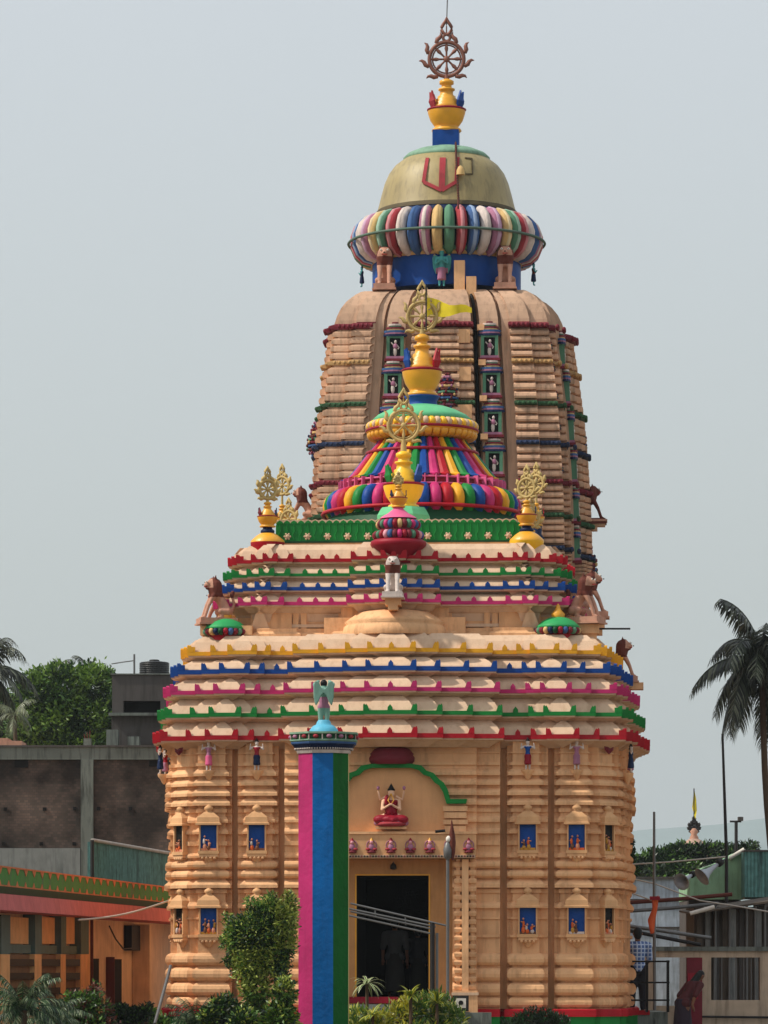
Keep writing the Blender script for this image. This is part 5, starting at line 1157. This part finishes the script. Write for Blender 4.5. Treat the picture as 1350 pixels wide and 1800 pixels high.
shr = thing('far_shrine', 'small far shrine finial with a spoked wheel and tall yellow pennant above the dark tree', 'shrine', (P(1220,1700,200).x,200,0)); k = 200/F
g = MB(); z = Zp(1478,200); g.lathe([(60*k,0),(60*k,z-1.4),(44*k,z-1.0),(30*k,z-.3),(14*k,z),(8*k,z+.1)], mat('faded_shrine_plaster', (170,140,124), stain=.4), 24); g.build('dome', shr)
g = MB(); g.lathe([(7*k,z),(8*k,z+.15),(5*k,z+.3),(8*k,z+.45),(3*k,z+.6)], LIONB, 12); g.build('pot', shr)
g = MB(); g.M = Matrix.Translation((0,0,Zp(1454,200))); wheel(g, 8*k, IRON, .05); g.build('spoked_wheel', shr)
g = MB(); g.tube([(0,0,Zp(1446,200)),(0,0,Zp(1386,200))], .03, IRON, 5); g.add([(0,0,Zp(1386,200)),(-3*k,.1,Zp(1420,200)),(2*k,-.1,Zp(1440,200)),(5*k,0,Zp(1425,200)),(4*k,.05,Zp(1405,200))], [(0,1,2,3,4)], flagm); g.build('pennant', shr)
# powder blue house
YP = 112.0
def rx(px, Y=YP): return (px-HX)*Y/F
ph = thing('blue_house', 'powder blue stained house wall behind the loudspeakers', 'house', (rx(1150),YP,0)); T0 = Matrix.Translation((-rx(1150),-YP,0))
g = MB(); g.M = T0; g.box((rx(1085),YP,0),(rx(1240),YP+5,Zp(1545,YP)), LBLUE); g.build('wall', ph)
g = MB(); g.M = T0; g.box((rx(1084),YP-.08,Zp(1545,YP)),(rx(1241),YP+5,Zp(1541,YP)), DCONC); g.box((rx(1084),YP-.05,Zp(1582,YP)),(rx(1212),YP-.001,Zp(1580,YP)), DCONC); g.box((rx(1095),YP-.05,Zp(1632,YP)),(rx(1210),YP-.001,Zp(1629,YP)), DCONC); g.build('ledge', ph)
YG = 106.0
gh = thing('green_house', 'pale green rendered upper storey with a sloping roof edge, behind the tall dark mast', 'house', (rx(1260,YG),YG,0)); T0 = Matrix.Translation((-rx(1260,YG),-YG,0))
pl = [(1213,1581),(1308,1581),(1308,1494),(1275,1512),(1240,1524),(1213,1540)]
g = MB(); g.M = T0; g.extr([(rx(x,YG),Zp(y,YG)) for x, y in pl][::-1][::-1], YG, YG+4, LGREEN); g.box((rx(1214,YG),YG+.6,0),(rx(1306,YG),YG+4,Zp(1582,YG)), DCONC); g.build('wall', gh)
g = MB(); g.M = T0; g.tube([(rx(1282,YG),YG-.05,Zp(1509,YG)),(rx(1308,YG),YG-.05,Zp(1493,YG))], .06, WHITE, 6); g.tube([(rx(1308,YG),YG-.05,Zp(1493,YG)),(rx(1308,YG),YG-.05,Zp(1580,YG))], .03, WHITE, 6); g.build('verge', gh)
g = MB(); YT = 105.0
for i in range(40): x0 = rx(1309,YT)+i*.045; g.add([(x0,YT+(.02 if i % 2 else 0),Zp(1577,YT)),(x0+.045,YT+(0 if i % 2 else .02),Zp(1577,YT)),(x0+.045,YT+(0 if i % 2 else .02),Zp(1497,YT)),(x0,YT+(.02 if i % 2 else 0),Zp(1497,YT))], [(0,1,2,3)], TTIN)
g.box((rx(1309,YT),YT+.03,Zp(1577,YT)),(rx(1440,YT),YT+3.5,Zp(1497,YT)), TTIN); g.box((rx(1309,YT),YT-.03,Zp(1497,YT)),(rx(1440,YT),YT+3.5,Zp(1494,YT)), DCONC)
g.box((rx(1345,YT),YT+.1,0),(rx(1440,YT),YT+3.4,Zp(1577,YT)), DCONC); tag(g.build('teal_room'), 'teal sheet metal rooftop room at the right edge, beside the pale green house', 'building')
# loudspeakers
def horn(label, p, d, s):
    t = thing('loudspeaker', label, 'loudspeaker', p, 0, 'horn loudspeakers'); q = Vector((0,0,1)).rotation_difference(Vector(d).normalized()).to_matrix().to_4x4()
    g = MB(); g.M = q; g.lathe([(.06*s,-.1*s),(.07*s,0),(.08*s,.15*s),(.13*s,.38*s),(.22*s,.55*s),(.34*s,.66*s),(.33*s,.665*s),(.2*s,.55*s),(.1*s,.36*s),(.05*s,.2*s)], mat('grey_horn_metal', (168,172,180), rough=.45, metal=.1), 24); g.build('horn', t)
    g = MB(); g.M = q; g.lathe([(.02*s,-.32*s),(.12*s,-.3*s),(.13*s,-.2*s),(.12*s,-.1*s),(.05*s,-.09*s)], IRON, 16); g.build('driver', t)
horn('nearer horn loudspeaker, mouth down to the lower left, in front of the pale green house', P(1258,1522,101), (-.72,-.35,-.55), .72)
horn('left horn loudspeaker facing us in front of the powder blue house', P(1213,1540,102), (-.55,-.75,-.35), .64)
simple_tube('speaker_arm', 'pipe arm carrying the two loudspeakers from the tall dark mast', 'pipe', [P(1215,1538,102.3), P(1250,1526,101.6), P(1275,1510,103.8)], .025, IRON)
# roof sheet, shed of tin sheets
for i, (a, b, r, lb) in enumerate((((1100,1587),(1287,1572),.05,'upper of the long rusty pipes across the powder blue house'),((1100,1602),(1263,1588),.045,'lower of the long rusty pipes across the powder blue house'))):
    simple_tube('long_pipe', lb, 'pipe', [P(a[0],a[1],99), P((a[0]+b[0])/2,(a[1]+b[1])/2+1,99), P(b[0],b[1],99)], r, (LIONM, STEEL)[i])
simple_tube('shed_rafter', 'white pole along the front edge of the tin shed roof', 'pole', [P(1213,1606,98), P(1256,1594,98)], .05, WHITE)
for a, b, lb in (((1096,1626),(1250,1649),'upper sloping grey rail above the beige wall'),((1096,1634),(1232,1661),'lower sloping dark rail above the beige wall')):
    simple_tube('sloping_rail', lb, 'rail', [P(a[0],a[1],96), P(b[0],b[1],96)], .045, STEEL if 'upper' in lb else IRON)
sd = thing('tin_shed', 'dark shed clad in upright rusty tin strips, above the beige wall at the right edge', 'shed', (rx(1280,99),99,0)); T0 = Matrix.Translation((-rx(1280,99),-99,0))
g = MB(); g.M = T0
g.box((rx(1222,99),99.3,0),(rx(1400,99),102,Zp(1594,99)), BTIN)
for i in range(9):
    x = 1226+i*15; g.box((rx(x,99),99.2,0.5),(rx(x+9,99),99.29,Zp(1598,99)), (BTIN, GTIN, DCONC)[i % 3])
g.build('cladding', sd)
for x in (1258,1283,1313,1328,1345):
    g = MB(); g.M = T0; g.tube([(rx(x,99),99.1,0),(rx(x,99),99.1,Zp(1592,99))], .035, STEEL, 6); g.build('post', sd)
g = MB(); g.M = T0; g.loft([[(rx(1212,99),98.6,Zp(1608,99)),(rx(1400,99),98.6,Zp(1580,99)),(rx(1400,99),102.5,Zp(1572,99)),(rx(1212,99),102.5,Zp(1600,99))], [(rx(1212,99),98.6,Zp(1605,99)),(rx(1400,99),98.6,Zp(1576,99)),(rx(1400,99),102.5,Zp(1568,99)),(rx(1212,99),102.5,Zp(1597,99))]], BTIN); g.build('roof', sd)
# beige boundary wall with openings
YW = 95.0
fw = thing('boundary_wall', 'beige rendered boundary wall with two large rectangular openings, bottom right', 'wall', (rx(1240,YW),YW,0)); T0 = Matrix.Translation((-rx(1240,YW),-YW,0)); g = MB(); g.M = T0
def wbx(x0, x1, y0, y1, m=BEIGEW, d0=0, d1=.22): g.box((rx(x0,YW), YW-d0, Zp(y1,YW)), (rx(x1,YW), YW+d1, Zp(y0,YW)), m)
wbx(1134,1420,1672,1683); wbx(1134,1150,1683,1768); wbx(1228,1250,1683,1768); wbx(1336,1420,1683,1768); wbx(1250,1336,1758,1768); wbx(1134,1420,1768,1860)
g.build('wall', fw)
g = MB(); g.M = T0; wbx(1132,1422,1664,1672,CONC,.06,.28); g.build('coping', fw)
g = MB(); g.M = T0
for i in range(7): x = rx(1256+i*13,YW); g.tube([(x,YW+.1,Zp(1758,YW)),(x,YW+.1,Zp(1683,YW))], .018, STEEL, 5)
g.build('window_bars', fw)
g = MB(); g.M = T0; g.tube([(rx(1226,YW),YW-.1,Zp(1787,YW)),(rx(1420,YW),YW-.1,Zp(1789,YW))], .03, IRON, 6); g.build('wall_pipe', fw)
# platform and black railing by the temple
YR = 90.0
pf = thing('side_platform', 'grey masonry platform with red edge strip beside the right end of the temple', 'platform', (rx(1130,YR),YR,0))
g = MB(); g.box((rx(1098,YR)-rx(1130,YR),0,0),(rx(1174,YR)-rx(1130,YR),4,Zp(1779,YR)), CONC); g.build('base', pf)
g = MB(); g.box((rx(1098,YR)-rx(1130,YR),-.03,Zp(1784,YR)),(rx(1142,YR)-rx(1130,YR),-.002,Zp(1776,YR)), RED); g.build('edge_strip', pf)
rl = thing('railing', 'black pipe railing in front of the man in the checked shirt', 'railing', (rx(1140,89.9),89.9,Zp(1779,YR))); zz = Zp(1779,YR)
g = MB()
for y in (1690,1727,1758): g.tube([(rx(1100,89.9)-rx(1140,89.9),0,Zp(y,90)-zz),(rx(1177,89.9)-rx(1140,89.9),0,Zp(y,90)-zz)], .022, BLACK, 6)
g.build('rail', rl)
for x in (1137,1174):
    g = MB(); g.box((rx(x,89.9)-rx(1140,89.9)-.03,-.03,0),(rx(x,89.9)-rx(1140,89.9)+.03,.03,Zp(1688,90)-zz), BLACK); g.build('post', rl)
g = MB(); OC = mat('orange_cloth', (206,92,50), rough=.85)
a = P(1150,1578,93.8)
g.loft([[(a.x-.05,a.y,a.z),(a.x+.1,a.y,a.z+.05),(a.x+.1,a.y+.06,a.z),(a.x-.05,a.y+.06,a.z)],[(a.x-.02,a.y-.05,a.z-.25),(a.x+.08,a.y-.02,a.z-.2),(a.x+.06,a.y+.08,a.z-.2),(a.x-.04,a.y+.06,a.z-.25)],[(a.x-.15,a.y-.06,a.z-.5),(a.x+.03,a.y-.02,a.z-.45),(a.x+.03,a.y+.05,a.z-.5),(a.x-.14,a.y+.03,a.z-.55)],[(a.x-.08,a.y,a.z-.8),(a.x-.0,a.y,a.z-.78),(a.x-.0,a.y+.03,a.z-.8),(a.x-.08,a.y+.03,a.z-.82)]], OC, smooth=True)
g.box((a.x-.1,a.y-.05,a.z-.05),(a.x+.13,a.y+.08,a.z+.03), DKRED); tag(g.build('cloth_bundle'), 'orange and red cloth tied round the grey bamboo pole', 'cloth')
g = MB(); q = P(1219,1718,94.3); g.box((q.x-.15,94.3,0),(q.x+.2,94.42,q.z+.45), MAROON); g.box((q.x-.13,94.27,q.z-.5),(q.x+.1,94.299,q.z+.1), DKRED); tag(g.build('red_board'), 'red and maroon board standing by the beige wall pillar', 'board')
for pts, lb in (([(1100,1520),(1180,1515),(1275,1506)],'straight white cable above the powder blue house'), ([(1100,1542),(1150,1553),(1230,1583),(1290,1592),(1370,1606)],'long slack cable crossing in front of the tin shed'), ([(1100,1566),(1150,1584)],'short cable from the temple to the bamboo pole')):
    simple_tube('cable', lb, 'cable', [P(x,y,97-.3*i) for i, (x, y) in enumerate(pts)], .018, MATS['white_cable'], 5)
# barrier pipes and pole by the doorway
bg_ = thing('pipe_barrier', 'sloping twin pipe barrier arm in front of the dark doorway', 'barrier', (P(764,1700,82).x,82,0))
def b8(px, py, Y=82): p = P(px, py, Y); return (p.x-P(764,1700,82).x, Y-82, p.z)
for a, b, c_, d_ in ((616,1588,784,1627),(612,1597,766,1629),(616,1602,764,1634),(612,1609,762,1642)):
    g = MB(); g.tube([b8(a,b), b8(c_,d_)], .022, STEEL, 6); g.build('arm_pipe', bg_)
for x, y0, y1 in ((659,1600,1613),(712,1612,1626),(757,1623,1641)):
    g = MB(); g.tube([b8(x,y0), b8(x+1,y1)], .016, STEEL, 5); g.build('brace', bg_)
g = MB(); g.tube([b8(760,1850),b8(760,1622)], .05, IRON, 8); g.tube([b8(768,1850),b8(768,1640)], .03, STEEL, 8); g.build('post', bg_)
pl_ = thing('lamp_pole', 'slim grey pole topped with a grey lamp and furled brown umbrella, right of the doorway', 'pole', (P(787,1700,83).x,83,0))
g = MB(); k = 83/F; g.tube([(0,0,0),(0,0,Zp(1500,83))], .032, STEEL, 8); g.build('pole', pl_)
g = MB(); z = Zp(1498,83); g.lathe([(.03,z-.15),(.08,z-.1),(.09,z+.05),(.06,z+.16),(.03,z+.2)], STEEL, 12); g.ell((.02,0,z+.26),(.06,.06,.07), WHITE); g.build('lamp', pl_)
g = MB(); z0 = Zp(1512,83); g.loft([[(.10+r*math.cos(a*PI/4)+.02*i-.12*(i/5), r*math.sin(a*PI/4), zz) for a in range(8)] for i, (r, zz) in enumerate(((.02,z0),(.05,z0+.15),(.07,z0+.35),(.06,z0+.5),(.03,z0+.66),(.01,z0+.8)))], LIONM, smooth=True); g.build('furled_umbrella', pl_)
g = MB(); g.tube([(-.25,0,Zp(1462,83)),(-.05,0,Zp(1460,83))], .03, BLACK, 5); g.build('side_arm', pl_)
sb = P(810,1764,84.2); cb = thing('control_box', 'small grey box with round dark dial at the foot of the ribbed pilaster', 'box', (sb.x,84.2,0)); k = 84.2/F
g = MB(); g.box((-14*k,0,Zp(1778,84)),(14*k,.3,Zp(1750,84)), IRON); g.box((-16*k,.05,0),(16*k,.4,Zp(1779,84)), CONC); g.build('frame', cb)
g = MB(); g.box((-9*k,-.04,Zp(1772,84)),(9*k,-.002,Zp(1755,84)), WHITE); g.build('face', cb)
g = MB(); g.M = Matrix.Translation((0,-.05,Zp(1763,84))) @ Matrix.Rotation(PI/2, 4, 'X'); g.lathe([(.05,0),(.05,.012)], BLACK, 16); g.build('dial', cb)
g = MB(); a = rx(800,84); g.box((a,84.6,0),(a+.75,84.9,Zp(1780,84.6)), CONC); tag(g.build('low_kerb_wall'), 'low grey slab wall below the ribbed pilaster, behind the yellow bushes', 'wall')

# ================================================================== people
def checkmat():
    m = bpy.data.materials.new('blue_checked_cotton'); m.use_nodes = True; N = m.node_tree.nodes; L = m.node_tree.links; b = N['Principled BSDF']; b.inputs['Roughness'].default_value = .85
    tc = N.new('ShaderNodeTexCoord'); outs = []
    for ax_ in ('X', 'Z'):
        wv = N.new('ShaderNodeTexWave'); wv.bands_direction = ax_; wv.inputs['Scale'].default_value = 6.5; L.new(tc.outputs['Object'], wv.inputs[0]); outs.append(wv)
    mm = N.new('ShaderNodeMath'); mm.operation = 'MAXIMUM'; L.new(outs[0].outputs[1], mm.inputs[0]); L.new(outs[1].outputs[1], mm.inputs[1])
    r = N.new('ShaderNodeValToRGB'); r.color_ramp.elements[0].position = .72; r.color_ramp.elements[1].position = .86; r.color_ramp.elements[0].color = lin((70,96,146))+(1,); r.color_ramp.elements[1].color = lin((168,182,206))+(1,)
    L.new(mm.outputs[0], r.inputs[0]); L.new(r.outputs[0], b.inputs['Base Color']); return m
def person(label, loc, rz, s, shirt, pants, hairm=HAIR, arms='front', skirt=False, lean=0.0, skin=SKIN, long_hair=False):
    """standing adult of height s facing -y; one continuous body, clothes as children"""
    t = thing('person', label, 'person', loc, rz); sh_ = lean
    def l(z): return sh_*max(0, z-.5)*1.6
    def J(x, y, z): return (x, y-l(z), z-abs(sh_)*max(0, z-.5)*.35)
    leg = [(J(-.055,0,.50),.062,J(-.06,-.005,.28),.042),(J(.055,0,.50),.062,J(.065,-.01,.28),.042),(J(-.06,-.005,.28),.038,J(-.06,.012,.05),.024),(J(.065,-.01,.28),.038,J(.07,.005,.05),.024)]
    feet = [((-.06,.015,.022),.022,(-.066,-.09,.015),.018),((.07,.01,.022),.022,(.078,-.095,.015),.018)]
    tor = [(J(0,0,.52),.082,J(0,0,.62),.074),(J(0,0,.62),.074,J(0,0,.75),.088),(J(-.09,0,.785),.044,J(.09,0,.785),.044),(J(-.05,0,.5),.07,J(.05,0,.5),.07)]
    if arms == 'front': arm = [(J(-.125,0,.785),.036,J(-.15,-.02,.62),.028),(J(.125,0,.785),.036,J(.15,-.02,.62),.028)]; fore = [(J(-.15,-.02,.62),.026,J(-.13,-.15,.56),.018),(J(.15,-.02,.62),.026,J(.13,-.15,.56),.018)]; hd = [(-.13,-.16,.56),(.13,-.16,.56)]
    else: arm = [(J(-.125,0,.785),.036,J(-.15,.01,.62),.028),(J(.125,0,.785),.036,J(.15,.01,.62),.028)]; fore = [(J(-.15,.01,.62),.026,J(-.155,-.03,.48),.018),(J(.15,.01,.62),.026,J(.155,-.03,.48),.018)]; hd = [(-.157,-.035,.46),(.157,-.035,.46)]
    head = [(J(0,.005,.80),.032,J(0,0,.87),.034),(J(0,-.005,.905),.05,J(0,-.005,.945),.052),(J(0,-.02,.895),.036,J(0,-.025,.905),.036),(J(0,-.058,.915),.009,J(0,-.064,.908),.009),(J(-.053,0,.92),.011,J(-.055,0,.93),.011),(J(.053,0,.92),.011,J(.055,0,.93),.011)]
    hands = []
    for i, (hx_, hy_, hz_) in enumerate(hd):
        sg = -1 if i == 0 else 1; dv = Vector((0,-.35,-.94)) if arms != 'front' else Vector((0,-.95,-.3)); p = Vector(J(hx_,hy_,hz_)); hands.append((p,.016,p+dv*.02,.02))
        for k_ in range(4):
            f0 = p+dv*.03+Vector(((k_-1.5)*.011,0,0)); hands.append((f0,.0065,f0+dv*(.034,.04,.037,.03)[k_]+Vector((0,0,-.008)),.005))
        hands.append((p+Vector((-sg*.018,0,0)),.007,p+dv*.025+Vector((-sg*.03,0,0)),.006))
    a = MB(); caps(a, leg+feet+tor+arm+fore+head+hands, skin); b = remesh(a, 'body', .009, t, None, [skin], 1); b.scale = (s,)*3
    def grow(lst, e): return [(a_, ra+e, b_, rb+e) for a_, ra, b_, rb in lst]
    a = MB(); caps(a, grow(tor+arm, .011), shirt); b = remesh(a, 'shirt', .011, t, None, [shirt], 1); b.scale = (s,)*3
    a = MB()
    if skirt: a.lathe([(.13,.05),(.135,.07),(.12,.3),(.1,.5),(.085,.56)], pants, 20); b = remesh(a, 'skirt', .011, t, None, [pants], 2)
    else: caps(a, grow(leg, .012)+grow([(J(-.05,0,.5),.07,J(.05,0,.5),.07)], .013), pants); b = remesh(a, 'trousers', .011, t, None, [pants], 1)
    b.scale = (s,)*3
    a = MB(); caps(a, [(J(0,.012,.93),.054,J(0,.008,.955),.055),(J(0,.02,.90),.045,J(0,.015,.95),.05)], hairm)
    if long_hair: caps(a, [(J(0,.03,.93),.05,J(0,.05,.82),.05),(J(0,.05,.82),.05,J(0,.07,.68),.035)], hairm)
    b = remesh(a, 'hair', .01, t, None, [hairm], 1); b.scale = (s,)*3
    return t
person('man in a blue checked shirt and dark trousers, back to us, at the black railing', (rx(1121,91),91.0,Zp(1779,YR)), PI+.15, 1.84, checkmat(), mat('dark_trousers', (34,34,40), rough=.8), arms='front')
person('dark haired person in a dark maroon shawl bending forward in front of the beige wall', (rx(1200,88),88.0,0.02), PI-.9, 1.62, mat('maroon_shawl', (70,32,34), rough=.85), mat('dark_skirt', (44,34,44), rough=.85), skirt=True, lean=.45, long_hair=True, arms='down')
person('shadowy figure in a white shirt just inside the dark doorway, nearer the pillar', tuple(L1(-.05,-2.9,zf_)), ROT+PI, 1.68, mat('dimmed_white_cotton', (70,70,70), rough=.9), mat('dimmed_pale_lungi', (50,48,46), rough=.9), arms='down', skirt=True)  # cloth colours darkened to paint in the dimness inside the doorway
person('shadowy figure in pale clothes inside the dark doorway, right of the white shirt', tuple(L1(.42,-2.3,zf_)), ROT+PI, 1.5, mat('dimmed_grey_cotton', (54,54,56), rough=.9), mat('dimmed_pale_lungi', (50,48,46), rough=.9), arms='down', skirt=True)  # same darkened cloth, doorway shade put into its colour

# ================================================================== air
m = bpy.data.materials.new('haze_air'); m.use_nodes = True; N = m.node_tree.nodes; L = m.node_tree.links; N.remove(N['Principled BSDF'])
v = N.new('ShaderNodeVolumePrincipled'); v.inputs['Color'].default_value = (.80,.88,.94,1); v.inputs['Density'].default_value = .00013; v.inputs['Anisotropy'].default_value = .2
L.new(v.outputs[0], N['Material Output'].inputs['Volume'])
g = MB(); g.box((-3100,-70,-1.5),(3100,6300,300), m); struct(g.build('haze'), 'stuff')
